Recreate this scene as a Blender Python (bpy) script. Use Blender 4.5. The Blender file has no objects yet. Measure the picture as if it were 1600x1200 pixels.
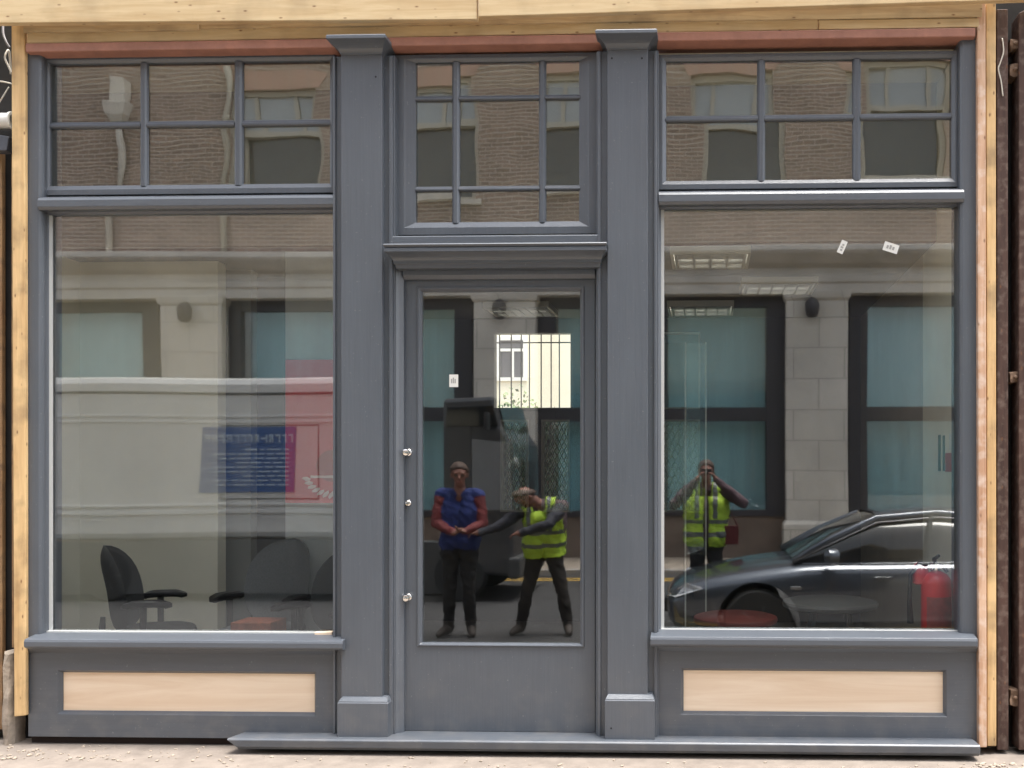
import bpy, bmesh, math, random
import numpy as np
from mathutils import Vector, Matrix
random.seed(7)
R = math.radians
scn = bpy.context.scene
COL = scn.collection

# ------------------------------------------------------------------ camera model (pixel <-> place)
F, CX, CY, D, H, PSI = 1500.0, 1056.5, 735.0, 5.263, 1.53, R(1.85)
ROAD = -0.24
def at(u, v, Y):
    """place seen at pixel (u, v) of the 1600x1200 photograph on the plane y = Y"""
    a, b = (u-CX)/F, -(v-CY)/F
    t = (Y+D)/(a*math.sin(PSI)+math.cos(PSI))
    return t*(a*math.cos(PSI)-math.sin(PSI)), H+t*b
def px(u, Y): return at(u, CY, Y)[0]
def pz(u, v, Y): return at(u, v, Y)[1]
def rx(u, L): return at(u, CY, L+.14)[0]            # the same for things mirrored in the glass, L metres in front of the shop
def rz(u, v, L): return at(u, v, L+.14)[1]

cam = bpy.data.cameras.new('camera')
cam.sensor_width = 36; cam.lens = 36*F/1600
cam.shift_x = (800-CX)/1600; cam.shift_y = (CY-600)/1600
cam.clip_start = .05; cam.clip_end = 500
camo = bpy.data.objects.new('camera', cam); COL.objects.link(camo)
camo.location = (0, -D, H); camo.rotation_euler = (R(90), 0, PSI)
scn.camera = camo

# ------------------------------------------------------------------ materials
def mat(name, col, rough=.6, var=.0, scale=8, bump=0, bscale=60, metal=0, coat=0, spec=.5, stretch=(1, 1, 1), col2=None, emit=None, estr=0):
    m = bpy.data.materials.new(name); m.use_nodes = True
    n, l = m.node_tree.nodes, m.node_tree.links
    b = n['Principled BSDF']
    b.inputs['Base Color'].default_value = (*col, 1)
    b.inputs['Roughness'].default_value = rough
    b.inputs['Metallic'].default_value = metal
    b.inputs['Coat Weight'].default_value = coat
    b.inputs['Coat Roughness'].default_value = .04
    b.inputs['Specular IOR Level'].default_value = spec
    if emit:
        b.inputs['Emission Color'].default_value = (*emit, 1); b.inputs['Emission Strength'].default_value = estr
    if var or bump:
        tc = n.new('ShaderNodeTexCoord'); mp = n.new('ShaderNodeMapping')
        mp.inputs['Scale'].default_value = stretch
        l.new(tc.outputs['Object'], mp.inputs['Vector'])
    if var:
        t = n.new('ShaderNodeTexNoise'); t.inputs['Scale'].default_value = scale; t.inputs['Detail'].default_value = 6; t.inputs['Roughness'].default_value = .65
        l.new(mp.outputs['Vector'], t.inputs['Vector'])
        r = n.new('ShaderNodeValToRGB'); r.color_ramp.elements[0].position = .3; r.color_ramp.elements[1].position = .7
        c2 = col2 or tuple(min(1, c*(1+var)) for c in col)
        c1 = col if col2 else tuple(c*(1-var) for c in col)
        r.color_ramp.elements[0].color = (*c1, 1); r.color_ramp.elements[1].color = (*c2, 1)
        l.new(t.outputs['Fac'], r.inputs['Fac']); l.new(r.outputs['Color'], b.inputs['Base Color'])
        q = n.new('ShaderNodeMapRange'); q.inputs['To Min'].default_value = max(0, rough-.1); q.inputs['To Max'].default_value = min(1, rough+.1)
        l.new(t.outputs['Fac'], q.inputs['Value']); l.new(q.outputs['Result'], b.inputs['Roughness'])
    if bump:
        t2 = n.new('ShaderNodeTexNoise'); t2.inputs['Scale'].default_value = bscale; t2.inputs['Detail'].default_value = 5
        l.new(mp.outputs['Vector'], t2.inputs['Vector'])
        bp = n.new('ShaderNodeBump'); bp.inputs['Strength'].default_value = bump; bp.inputs['Distance'].default_value = .004
        l.new(t2.outputs['Fac'], bp.inputs['Height']); l.new(bp.outputs['Normal'], b.inputs['Normal'])
    return m

def wood(name, light, dark, axis='x', rough=.7, knots=True, knot_col=(.16, .07, .03), scale=1.0, dirt=0, dcol=(.12, .08, .05), dscale=5):
    m = bpy.data.materials.new(name); m.use_nodes = True
    n, l = m.node_tree.nodes, m.node_tree.links
    b = n['Principled BSDF']; b.inputs['Roughness'].default_value = rough; b.inputs['Specular IOR Level'].default_value = .3
    tc = n.new('ShaderNodeTexCoord'); mp = n.new('ShaderNodeMapping')
    mp.inputs['Scale'].default_value = {'x': (1.2*scale, 16*scale, 16*scale), 'z': (16*scale, 16*scale, 1.2*scale)}[axis]
    l.new(tc.outputs['Object'], mp.inputs['Vector'])
    t = n.new('ShaderNodeTexNoise'); t.inputs['Scale'].default_value = 1.6; t.inputs['Detail'].default_value = 8; t.inputs['Roughness'].default_value = .6; t.inputs['Distortion'].default_value = .6
    l.new(mp.outputs['Vector'], t.inputs['Vector'])
    r = n.new('ShaderNodeValToRGB')
    r.color_ramp.elements[0].position = .28; r.color_ramp.elements[0].color = (*dark, 1)
    r.color_ramp.elements[1].position = .62; r.color_ramp.elements[1].color = (*light, 1)
    l.new(t.outputs['Fac'], r.inputs['Fac'])
    out = r.outputs['Color']
    if knots:
        mk = n.new('ShaderNodeMapping'); mk.inputs['Scale'].default_value = {'x': (3.2, 7, 7), 'z': (7, 7, 3.2)}[axis]
        l.new(tc.outputs['Object'], mk.inputs['Vector'])
        v = n.new('ShaderNodeTexVoronoi'); v.inputs['Scale'].default_value = 3.3
        l.new(mk.outputs['Vector'], v.inputs['Vector'])
        k = n.new('ShaderNodeMapRange'); k.inputs['From Min'].default_value = .04; k.inputs['From Max'].default_value = .15; k.inputs['To Min'].default_value = .85; k.inputs['To Max'].default_value = 0
        l.new(v.outputs['Distance'], k.inputs['Value'])
        mx = n.new('ShaderNodeMixRGB'); mx.inputs['Color2'].default_value = (*knot_col, 1)
        sp = n.new('ShaderNodeSeparateColor'); l.new(v.outputs['Color'], sp.inputs[0])
        gt = n.new('ShaderNodeMath'); gt.operation = 'GREATER_THAN'; gt.inputs[1].default_value = .25; l.new(sp.outputs[0], gt.inputs[0])
        ml = n.new('ShaderNodeMath'); ml.operation = 'MULTIPLY'; l.new(k.outputs['Result'], ml.inputs[0]); l.new(gt.outputs[0], ml.inputs[1])
        l.new(ml.outputs[0], mx.inputs['Fac']); l.new(out, mx.inputs['Color1']); out = mx.outputs['Color']
    if dirt:
        t3 = n.new('ShaderNodeTexNoise'); t3.inputs['Scale'].default_value = dscale; t3.inputs['Detail'].default_value = 8
        l.new(tc.outputs['Object'], t3.inputs['Vector'])
        k3 = n.new('ShaderNodeMapRange'); k3.inputs['From Min'].default_value = .48; k3.inputs['From Max'].default_value = .7; k3.inputs['To Max'].default_value = dirt
        l.new(t3.outputs['Fac'], k3.inputs['Value'])
        mx = n.new('ShaderNodeMixRGB'); mx.inputs['Color2'].default_value = (*dcol, 1)
        l.new(k3.outputs['Result'], mx.inputs['Fac']); l.new(out, mx.inputs['Color1']); out = mx.outputs['Color']
    l.new(out, b.inputs['Base Color'])
    bp = n.new('ShaderNodeBump'); bp.inputs['Strength'].default_value = .25; bp.inputs['Distance'].default_value = .003
    l.new(t.outputs['Fac'], bp.inputs['Height']); l.new(bp.outputs['Normal'], b.inputs['Normal'])
    return m

def brick(name, c1, c2, mortar, w=.225, h=.075):
    m = bpy.data.materials.new(name); m.use_nodes = True
    n, l = m.node_tree.nodes, m.node_tree.links
    b = n['Principled BSDF']; b.inputs['Roughness'].default_value = .9
    tc = n.new('ShaderNodeTexCoord'); s = n.new('ShaderNodeSeparateXYZ'); c = n.new('ShaderNodeCombineXYZ')
    ad = n.new('ShaderNodeMath'); l.new(tc.outputs['Object'], s.inputs[0])
    l.new(s.outputs['X'], ad.inputs[0]); l.new(s.outputs['Y'], ad.inputs[1])
    l.new(ad.outputs[0], c.inputs['X']); l.new(s.outputs['Z'], c.inputs['Y'])
    t = n.new('ShaderNodeTexBrick'); t.inputs['Scale'].default_value = 1
    t.inputs['Brick Width'].default_value = w; t.inputs['Row Height'].default_value = h; t.inputs['Mortar Size'].default_value = .011
    t.inputs['Color1'].default_value = (*c1, 1); t.inputs['Color2'].default_value = (*c2, 1); t.inputs['Mortar'].default_value = (*mortar, 1)
    l.new(c.outputs[0], t.inputs['Vector'])
    ns = n.new('ShaderNodeTexNoise'); ns.inputs['Scale'].default_value = 1.3; ns.inputs['Detail'].default_value = 8
    l.new(tc.outputs['Object'], ns.inputs['Vector'])
    mr = n.new('ShaderNodeMapRange'); mr.inputs['To Min'].default_value = .65; mr.inputs['To Max'].default_value = 1.3
    l.new(ns.outputs['Fac'], mr.inputs['Value'])
    mx = n.new('ShaderNodeMixRGB'); mx.blend_type = 'MULTIPLY'; mx.inputs['Fac'].default_value = 1
    l.new(t.outputs['Color'], mx.inputs['Color1']); l.new(mr.outputs['Result'], mx.inputs['Color2'])
    l.new(mx.outputs['Color'], b.inputs['Base Color'])
    bp = n.new('ShaderNodeBump'); bp.inputs['Strength'].default_value = .5; bp.inputs['Distance'].default_value = .006; bp.invert = True
    l.new(t.outputs['Fac'], bp.inputs['Height']); l.new(bp.outputs['Normal'], b.inputs['Normal'])
    return m

def glass(name, r0=.1, tint=(.97, .985, .975), wav=0.0, wscale=1.6, rough=0.0, refl=(1, 1, 1)):
    m = bpy.data.materials.new(name); m.use_nodes = True
    n, l = m.node_tree.nodes, m.node_tree.links
    n.remove(n['Principled BSDF']); out = n['Material Output']
    tr = n.new('ShaderNodeBsdfTransparent'); tr.inputs['Color'].default_value = (*tint, 1)
    gl = n.new('ShaderNodeBsdfGlossy'); gl.inputs['Roughness'].default_value = rough; gl.inputs['Color'].default_value = (*refl, 1)
    lw = n.new('ShaderNodeLayerWeight'); lw.inputs['Blend'].default_value = .5
    pw = n.new('ShaderNodeMath'); pw.operation = 'POWER'; pw.inputs[1].default_value = 4.0
    mr = n.new('ShaderNodeMapRange'); mr.inputs['To Min'].default_value = r0; mr.inputs['To Max'].default_value = 1
    l.new(lw.outputs['Facing'], pw.inputs[0]); l.new(pw.outputs[0], mr.inputs['Value'])
    mx = n.new('ShaderNodeMixShader')
    l.new(mr.outputs['Result'], mx.inputs['Fac']); l.new(tr.outputs[0], mx.inputs[1]); l.new(gl.outputs[0], mx.inputs[2])
    if wav:
        tc = n.new('ShaderNodeTexCoord'); ns = n.new('ShaderNodeTexNoise'); ns.inputs['Scale'].default_value = wscale; ns.inputs['Detail'].default_value = 0
        l.new(tc.outputs['Object'], ns.inputs['Vector'])
        bp = n.new('ShaderNodeBump'); bp.inputs['Strength'].default_value = 1; bp.inputs['Distance'].default_value = wav
        l.new(ns.outputs['Fac'], bp.inputs['Height']); l.new(bp.outputs['Normal'], gl.inputs['Normal'])
    l.new(mx.outputs[0], out.inputs['Surface'])
    return m

M = {}
M['paint'] = mat('grey_blue_paint', (.082, .093, .110), .36, spec=.7, var=.05, scale=4, bump=.16, bscale=34, stretch=(1, 1, .35))
M['paint_h'] = mat('grey_blue_paint_brushed_across', (.082, .093, .110), .36, spec=.7, var=.05, scale=4, bump=.16, bscale=34, stretch=(.35, 1, 1))
def wear(m, axis):
    n, l = m.node_tree.nodes, m.node_tree.links; b = n['Principled BSDF']
    tc = n.new('ShaderNodeTexCoord')
    src = b.inputs['Base Color'].links[0].from_socket
    t = n.new('ShaderNodeTexNoise'); t.inputs['Scale'].default_value = 70; t.inputs['Detail'].default_value = 2
    l.new(tc.outputs['Object'], t.inputs['Vector'])
    k = n.new('ShaderNodeMapRange'); k.inputs['From Min'].default_value = .70; k.inputs['From Max'].default_value = .76; k.inputs['To Max'].default_value = .5
    l.new(t.outputs['Fac'], k.inputs['Value'])
    mx = n.new('ShaderNodeMixRGB'); mx.inputs['Color2'].default_value = (.22, .23, .24, 1)
    l.new(k.outputs['Result'], mx.inputs['Fac']); l.new(src, mx.inputs['Color1'])
    # dust from the street, thickest low down
    s = n.new('ShaderNodeSeparateXYZ'); l.new(tc.outputs['Object'], s.inputs[0])
    z = n.new('ShaderNodeMapRange'); z.inputs['From Min'].default_value = .0; z.inputs['From Max'].default_value = .5; z.inputs['To Min'].default_value = .28; z.inputs['To Max'].default_value = 0
    l.new(s.outputs['Z'], z.inputs['Value'])
    t2 = n.new('ShaderNodeTexNoise'); t2.inputs['Scale'].default_value = 9; t2.inputs['Detail'].default_value = 8; l.new(tc.outputs['Object'], t2.inputs['Vector'])
    q = n.new('ShaderNodeMapRange'); q.inputs['From Min'].default_value = .45; q.inputs['From Max'].default_value = .75; l.new(t2.outputs['Fac'], q.inputs['Value'])
    mu = n.new('ShaderNodeMath'); mu.operation = 'MULTIPLY'; l.new(z.outputs['Result'], mu.inputs[0]); l.new(q.outputs['Result'], mu.inputs[1])
    m2 = n.new('ShaderNodeMixRGB'); m2.inputs['Color2'].default_value = (.24, .22, .2, 1)
    l.new(mu.outputs[0], m2.inputs['Fac']); l.new(mx.outputs['Color'], m2.inputs['Color1'])
    # brush streaks
    mp = n.new('ShaderNodeMapping'); mp.inputs['Scale'].default_value = (1, 1, .03) if axis == 'z' else (.03, 1, 1); l.new(tc.outputs['Object'], mp.inputs['Vector'])
    t3 = n.new('ShaderNodeTexNoise'); t3.inputs['Scale'].default_value = 110; t3.inputs['Detail'].default_value = 3; l.new(mp.outputs['Vector'], t3.inputs['Vector'])
    k3 = n.new('ShaderNodeMapRange'); k3.inputs['From Min'].default_value = .3; k3.inputs['From Max'].default_value = .7; k3.inputs['To Min'].default_value = .95; k3.inputs['To Max'].default_value = 1.05; l.new(t3.outputs['Fac'], k3.inputs['Value'])
    m3 = n.new('ShaderNodeMixRGB'); m3.blend_type = 'MULTIPLY'; m3.inputs['Fac'].default_value = 1
    l.new(m2.outputs['Color'], m3.inputs['Color1']); l.new(k3.outputs['Result'], m3.inputs['Color2']); l.new(m3.outputs['Color'], b.inputs['Base Color'])
    bp = n.new('ShaderNodeBump'); bp.inputs['Strength'].default_value = .3; bp.inputs['Distance'].default_value = .002
    l.new(t3.outputs['Fac'], bp.inputs['Height']); old = b.inputs['Normal'].links[0].from_socket; l.new(old, bp.inputs['Normal']); l.new(bp.outputs['Normal'], b.inputs['Normal'])
wear(M['paint'], 'z'); wear(M['paint_h'], 'x')
M['pine'] = wood('fresh_pine', (.62, .48, .285), (.49, .34, .175), 'x', dirt=.2)
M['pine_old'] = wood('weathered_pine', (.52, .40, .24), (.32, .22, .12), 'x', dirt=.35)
M['pine_v'] = wood('fresh_pine_upright', (.70, .49, .25), (.50, .31, .14), 'z', dirt=.6)
M['pine_pink'] = wood('pink_pine_upright', (.62, .42, .29), (.40, .21, .12), 'z', dirt=.55, dcol=(.72, .62, .54), dscale=19)
M['oldwood_v'] = wood('brown_old_timber', (.085, .047, .036), (.035, .02, .016), 'z', dirt=.45, dcol=(.22, .17, .14), dscale=26)
M['tanwood_v'] = wood('tan_old_timber', (.35, .22, .11), (.2, .11, .055), 'z', dirt=.7, dscale=14)
M['ply'] = wood('pale_plywood', (.95, .78, .60), (.80, .60, .42), 'x', knots=False, scale=.5, rough=.55)
M['redox'] = mat('red_oxide_primer', (.33, .155, .112), .6, var=.2, scale=9, bump=.1)
M['dark'] = mat('dark_void', (.02, .018, .017), .9, var=.4, scale=6, bump=.5, bscale=15)
M['gap'] = mat('recess_shade', (.03, .02, .018), .9)  # near-black colour carries the shade of the recess at the foot
M['concrete'] = mat('rough_concrete', (.30, .25, .20), .95, var=.35, scale=14, bump=.8, bscale=50)
M['pavement'] = mat('buff_pavement', (.15, .125, .105), .9, var=.2, scale=7, bump=.5, bscale=45, col2=(.23, .195, .165))
M['asphalt'] = mat('asphalt', (.035, .034, .035), .9, var=.3, scale=20, bump=.6, bscale=160)
M['kerb'] = mat('granite_kerb', (.33, .31, .29), .8, var=.25, scale=30, bump=.3)
M['yellow'] = mat('yellow_road_paint', (.55, .34, .05), .7, var=.2, scale=20)
M['pane'] = glass('shop_glass', .125, rough=.019, wav=.003, wscale=.8)
M['pane_old'] = glass('old_wavy_glass', .13, rough=.01, tint=(.78, .8, .77), wav=.0004, wscale=5.5)
M['bead'] = mat('skylit_seal_tone', (.55, .56, .55), .5)  # pale tone paints in the skylight on the beads round the glass
M['chrome'] = mat('polished_steel', (.75, .72, .68), .18, metal=1)
M['screw'] = mat('dark_screw_hole', (.02, .02, .025), .8)
M['white'] = mat('white_paper', (.80, .80, .76), .7)
M['print'] = mat('grey_print', (.38, .38, .36), .7)
M['cream_wall'] = mat('cream_plaster', (.92, .88, .74), .85, var=.05, scale=3)
M['grey_wall'] = mat('grey_plaster', (.33, .34, .33), .85, var=.08, scale=3)
M['dark_wall'] = mat('dark_plaster', (.10, .105, .11), .85, var=.12, scale=3)
M['black_wall'] = mat('dark_back_wall', (.05, .053, .056), .85)
M['tan_wall'] = mat('tan_plaster', (.42, .37, .31), .85, var=.08, scale=3)
M['ceiling'] = mat('ceiling_tile', (.10, .10, .10), .9, var=.04, scale=10)
M['carpet'] = mat('grey_carpet', (.2, .195, .185), .95, var=.3, scale=60)
M['fabric'] = mat('charcoal_fabric', (.028, .03, .032), .85, var=.2, scale=90, bump=.3, bscale=300)
M['fabric_grey'] = mat('grey_fabric', (.11, .115, .12), .85, var=.2, scale=90, bump=.3, bscale=300)
M['plastic'] = mat('black_plastic', (.018, .018, .02), .4)
M['steelgrey'] = mat('grey_metal', (.28, .28, .29), .4, metal=.7)
M['redtop'] = mat('red_vinyl', (.12, .022, .018), .5, var=.2, scale=12)
M['greytop'] = mat('grey_vinyl', (.12, .125, .12), .5, var=.1, scale=12)
M['ext_red'] = mat('extinguisher_red', (.72, .012, .02), .3, coat=.4)
M['ext_label'] = mat('faded_label', (.33, .05, .045), .5, var=.3, scale=30)
M['lamp'] = mat('lit_tube', (.9, .9, .85), .5, emit=(1, .95, .85), estr=2)
M['louvre'] = mat('louvre_blade', (.42, .42, .4), .5)
M['poster_red'] = mat('red_print', (.50, .022, .028), .5, var=.06, scale=4)
M['poster_dark'] = mat('dark_red_print', (.28, .02, .015), .5)
M['sign_dark'] = mat('dark_green_print', (.05, .09, .06), .6)
M['orange'] = mat('orange_card', (.24, .07, .035), .7, var=.3, scale=20)

# ------------------------------------------------------------------ mesh helpers
def B(): return bmesh.new()
def box(bm, x0, x1, y0, y1, z0, z1, mi=0):
    vs = [bm.verts.new((x, y, z)) for x in (x0, x1) for y in (y0, y1) for z in (z0, z1)]
    for f in ((0, 1, 3, 2), (4, 6, 7, 5), (0, 4, 5, 1), (2, 3, 7, 6), (0, 2, 6, 4), (1, 5, 7, 3)):
        bm.faces.new([vs[i] for i in f]).material_index = mi
    return vs
def pbox(bm, u0, v0, u1, v1, yf, yb, mi=0):
    um = (u0+u1)/2
    return box(bm, px(u0, yf), px(u1, yf), yf, yb, pz(um, v1, yf), pz(um, v0, yf), mi)
def loops(bm, ls, closed=True, cap0=False, cap1=False, mi=0):
    prev = None; first = None
    for lp in ls:
        cur = [bm.verts.new(p) for p in lp]
        if prev:
            n = len(cur)
            for i in range(n if closed else n-1):
                bm.faces.new((prev[i], prev[(i+1) % n], cur[(i+1) % n], cur[i])).material_index = mi
        else: first = cur
        prev = cur
    if cap0: bm.faces.new(first[::-1]).material_index = mi
    if cap1: bm.faces.new(prev).material_index = mi
def ring(bm, x0, x1, z0, z1, prof, k=(1, 1, 1, 1)):
    """mitred frame; prof = [(inset, y)...]; k scales the inset left, right, bottom, top"""
    loops(bm, [[(x0+d*k[0], y, z0+d*k[2]), (x1-d*k[1], y, z0+d*k[2]), (x1-d*k[1], y, z1-d*k[3]), (x0+d*k[0], y, z1-d*k[3])] for d, y in prof])
def frame(bm, xo0, xo1, zo0, zo1, xi0, xi1, zi0, zi1, prof):
    """frame between an outer and an inner rectangle; prof = [(t, y)...], t=0 outer .. 1 inner"""
    L = lambda a, b, t: a+(b-a)*t
    loops(bm, [[(L(xo0, xi0, t), y, L(zo0, zi0, t)), (L(xo1, xi1, t), y, L(zo0, zi0, t)), (L(xo1, xi1, t), y, L(zo1, zi1, t)), (L(xo0, xi0, t), y, L(zo1, zi1, t))] for t, y in prof])
def stack(bm, x0, x1, yb, levels):
    """mouldings with returned ends; levels = [(z, out_side, y_front)...]"""
    loops(bm, [[(x0-o, yf, z), (x1+o, yf, z), (x1+o, yb, z), (x0-o, yb, z)] for z, o, yf in levels], cap0=True, cap1=True)
def prism(bm, pts, y0, y1, mi=0):
    """polygon in x,z pulled from y0 to y1"""
    loops(bm, [[(x, y0, z) for x, z in pts], [(x, y1, z) for x, z in pts]], cap0=True, cap1=True, mi=mi)
def extr_x(bm, prof, x0, x1, mi=0):
    loops(bm, [[(x0, y, z) for y, z in prof], [(x1, y, z) for y, z in prof]], cap0=True, cap1=True, mi=mi)
def tube(bm, pts, rad, seg=8, mi=0, cap=True):
    pts = [Vector(p) for p in pts]; n = len(pts)
    rads = rad if isinstance(rad, (list, tuple)) else [rad]*n
    ls = []; up = None
    for i, p in enumerate(pts):
        t = (pts[min(i+1, n-1)]-pts[max(i-1, 0)]).normalized()
        if up is None: up = t.orthogonal().normalized()
        up = (up-t*up.dot(t)).normalized(); s = t.cross(up)
        ls.append([p+(up*math.cos(a)+s*math.sin(a))*rads[i] for a in [2*math.pi*j/seg for j in range(seg)]])
    loops(bm, ls, cap0=cap, cap1=cap, mi=mi)
def lathe(bm, c, prof, seg=24, axis='z', mi=0):
    ls = []
    for r, h in prof:
        r = max(r, 1e-4); l = []
        for j in range(seg):
            a = 2*math.pi*j/seg; p, q = r*math.cos(a), r*math.sin(a)
            l.append(Vector(c)+Vector({'z': (p, q, h), 'y': (p, h, q), 'x': (h, p, q)}[axis]))
        ls.append(l)
    loops(bm, ls, cap0=True, cap1=True, mi=mi)
def blob(bm, c, r, seg=12, rings=8, mi=0):
    bmesh.ops.create_uvsphere(bm, u_segments=seg, v_segments=rings, radius=1, matrix=Matrix.Translation(c) @ Matrix.Diagonal((*r, 1)))
    if mi:
        for f in bm.faces: pass
OFF = {}
def link(o, parent=None):
    COL.objects.link(o)
    if parent is not None: o.parent = parent
def thing(name, label, cat, loc=(0, 0, 0), group=None):
    o = bpy.data.objects.new(name, None); o.empty_display_size = .1; o.location = loc; COL.objects.link(o)
    o['label'] = label; o['category'] = cat
    if group: o['group'] = group
    OFF[o.name] = Vector(loc)
    return o
def part(name, bm, mats, parent=None, bevel=0, smooth=False, label=None):
    """bm holds world places; the object keeps its thing's origin"""
    bmesh.ops.recalc_face_normals(bm, faces=bm.faces)
    me = bpy.data.meshes.new(name)
    off = OFF[parent.name] if parent is not None else Vector((0, 0, 0))
    bmesh.ops.translate(bm, verts=bm.verts, vec=-off)
    bm.to_mesh(me); bm.free()
    for m in (mats if isinstance(mats, (list, tuple)) else [mats]): me.materials.append(m)
    o = bpy.data.objects.new(name, me); link(o, parent); OFF[o.name] = off
    if smooth:
        for p in me.polygons: p.use_smooth = True
        if smooth is not True: me.set_sharp_from_angle(angle=R(smooth))
    if bevel:
        b = o.modifiers.new('bevel', 'BEVEL'); b.width = bevel; b.segments = 2; b.limit_method = 'ANGLE'; b.angle_limit = R(35)
    if label: o['label'] = label
    return o
def single(name, label, cat, bm, mats, group=None, bevel=0, smooth=False):
    bmesh.ops.recalc_face_normals(bm, faces=bm.faces)
    c = Vector((0, 0, 0)); zs = [v.co for v in bm.verts]
    c = Vector(((min(v.x for v in zs)+max(v.x for v in zs))/2, (min(v.y for v in zs)+max(v.y for v in zs))/2, min(v.z for v in zs)))
    OFF['_tmp'] = c
    class P: name = '_tmp'
    o = part(name, bm, mats, None, bevel, smooth)
    o.data.transform(Matrix.Translation(-c)); o.location = c; OFF[o.name] = c
    o['label'] = label; o['category'] = cat
    if group: o['group'] = group
    return o
def struct(name, bm, m, **k):
    o = part(name, bm, m, **k); o['kind'] = 'structure'; return o

# ------------------------------------------------------------------ SHOPFRONT
shop = thing('shopfront', 'slate grey painted timber shopfront with two display windows and a central door', 'shopfront', (px(785, 0), 0, 0))
P, PH = M['paint'], M['paint_h']

def bars(bm, us, vs, u0, u1, v0, v1, yf, yb, w):
    """chamfered glazing bars; uprights at us (u ranges), rails at vs (v ranges)"""
    um, vm = (u0+u1)/2, (v0+v1)/2
    def rail(a0, a1, z0, z1):      # across
        h = (z1-z0); zc = (z0+z1)/2
        extr_x(bm, [(yb, z0), (yf+.006, z0+h*.08), (yf, z0+h*.2), (yf, z0+h*.42), (yf+.012, z1-h*.1), (yb, z1)], a0, a1)
    X = [(px(a, yf), px(b, yf)) for a, b in us]
    x0, x1 = px(u0, yf), px(u1, yf)
    z0, z1 = pz(um, v1, yf), pz(um, v0, yf)
    Z = [(pz(um, b, yf), pz(um, a, yf)) for a, b in vs]
    for a, b in X:
        h = b-a
        loops(bm, [[(a, yb, z), (a+h*.12, yf+.006, z), (a+h*.3, yf-.002, z), (b-h*.3, yf-.002, z), (b-h*.12, yf+.006, z), (b, yb, z)] for z in (z0-.004, z1+.004)], cap0=True, cap1=True)
    edges = [x0-.004]+[e for ab in X for e in (ab[0]+.006, ab[1]-.006)]+[x1+.004]
    for za, zb in Z:
        for i in range(0, len(edges), 2): rail(edges[i], edges[i+1], za, zb)

def pane(parent, u0, v0, u1, v1, y, m, name='pane', over=.012):
    b = B(); um = (u0+u1)/2
    box(b, px(u0, y)-over, px(u1, y)+over, y, y+.006, pz(um, v1, y)-over, pz(um, v0, y)+over)
    return part(name, b, m, parent)

def transom(o, i, us, vs, cells_u, cells_v, label, yf=.03, yg=.058):
    """o, i: outer and inner pixel rectangles"""
    um = (o[0]+o[2])/2
    xo0, xo1, zo0, zo1 = px(o[0], yf), px(o[2], yf), pz(um, o[3], yf), pz(um, o[1], yf)
    xi0, xi1, zi0, zi1 = px(i[0], yf+.02), px(i[2], yf+.02), pz(um, i[3], yf+.02), pz(um, i[1], yf+.02)
    b = B()
    frame(b, xo0, xo1, zo0, zo1, xi0, xi1, zi0, zi1, [(0, yg+.03), (0, yf), (.55, yf), (.6, yf+.003), (1, yf+.016), (1, yg+.03)])
    w = part('transom_window', b, P, shop, bevel=.0015, label=label)
    b = B(); bars(b, us, vs, i[0], i[2], i[1], i[3], yf+.008, yg-.001, 0)
    part('glazing_bars', b, P, w, bevel=.001)
    for (a0, a1) in cells_u:
        for (c0, c1) in cells_v:
            p = pane(w, a0, c0, a1, c1, yg, M['pane_old'])
            # old panes do not sit in one plane
            c = Vector(((px(a0, yg)+px(a1, yg))/2, yg, pz(um, (c0+c1)/2, yg)))-OFF[w.name]
            p.data.transform(Matrix.Translation(-c)); p.location = c
            p.rotation_euler = (R(random.uniform(-.35, .35)), 0, R(random.uniform(-.45, .45)))
    return w

# left transom, right transom, light over the door
transom((65, 86, 523, 303), (79, 98, 516, 289), [(217, 230), (364, 379)], [(187, 198)], [(79, 217), (230, 364), (379, 516)], [(98, 187), (198, 289)], 'three by two pane window above the left display window')
transom((1028, 82, 1499, 294), (1041, 94, 1486, 281), [(1183, 1196), (1332, 1346)], [(177, 188)], [(1041, 1183), (1196, 1332), (1346, 1486)], [(94, 177), (188, 281)], 'three by two pane window above the right display window')
transom((612, 84, 938, 366), (650, 97, 905, 347), [(705, 718), (841, 853)], [(147, 156), (289, 298)], [(650, 705), (718, 841), (853, 905)], [(97, 147), (156, 289), (298, 347)], 'nine pane window above the door')

def display(side, o, i, label):
    yg = .055; um = (o[0]+o[2])/2
    b = B()
    xo0, xo1, zo0, zo1 = px(o[0], .03), px(o[2], .03), pz(um, o[3], .03), pz(um, o[1], .03)
    xi0, xi1, zi0, zi1 = px(i[0], yg), px(i[2], yg), pz(um, i[3], yg), pz(um, i[1], yg)
    if side == 'l': xi0 = px(65, -.01)+.003
    frame(b, xo0, xo1, zo0, zo1, xi0, xi1, zi0, zi1, [(0, .12), (0, .022), (.25, .022), (.45, .03), (.55, .03), (1, yg-.012), (1, yg+.012)])
    w = part('display_window', b, P, shop, bevel=.0015, label=label)
    b = B(); box(b, xi0+.0005, xi0+.017, yg-.009, yg-.0005, zi0+.0085, zi1-.001); box(b, xi0+.0005, xi1-.0005, yg-.03, yg-.0005, zi0-.02, zi0+.0082); box(b, xi1-.006, xi1-.0005, yg-.006, yg-.0005, zi0+.0085, zi1-.001)
    part('glazing_seal', b, M['bead'], w)
    b = B(); box(b, xi0-.01, xi1+.01, yg, yg+.008, zi0-.01, zi1+.01)
    part('pane', b, M['pane'], w)
    return w
dl = display('l', (65, 326, 529, 996), (77, 335, 523, 988), 'left display window with a white van mirrored in it')
dr = display('r', (1024, 318, 1499, 993), (1033, 326, 1497, 985), 'right display window with a dark car mirrored in it')

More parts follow.
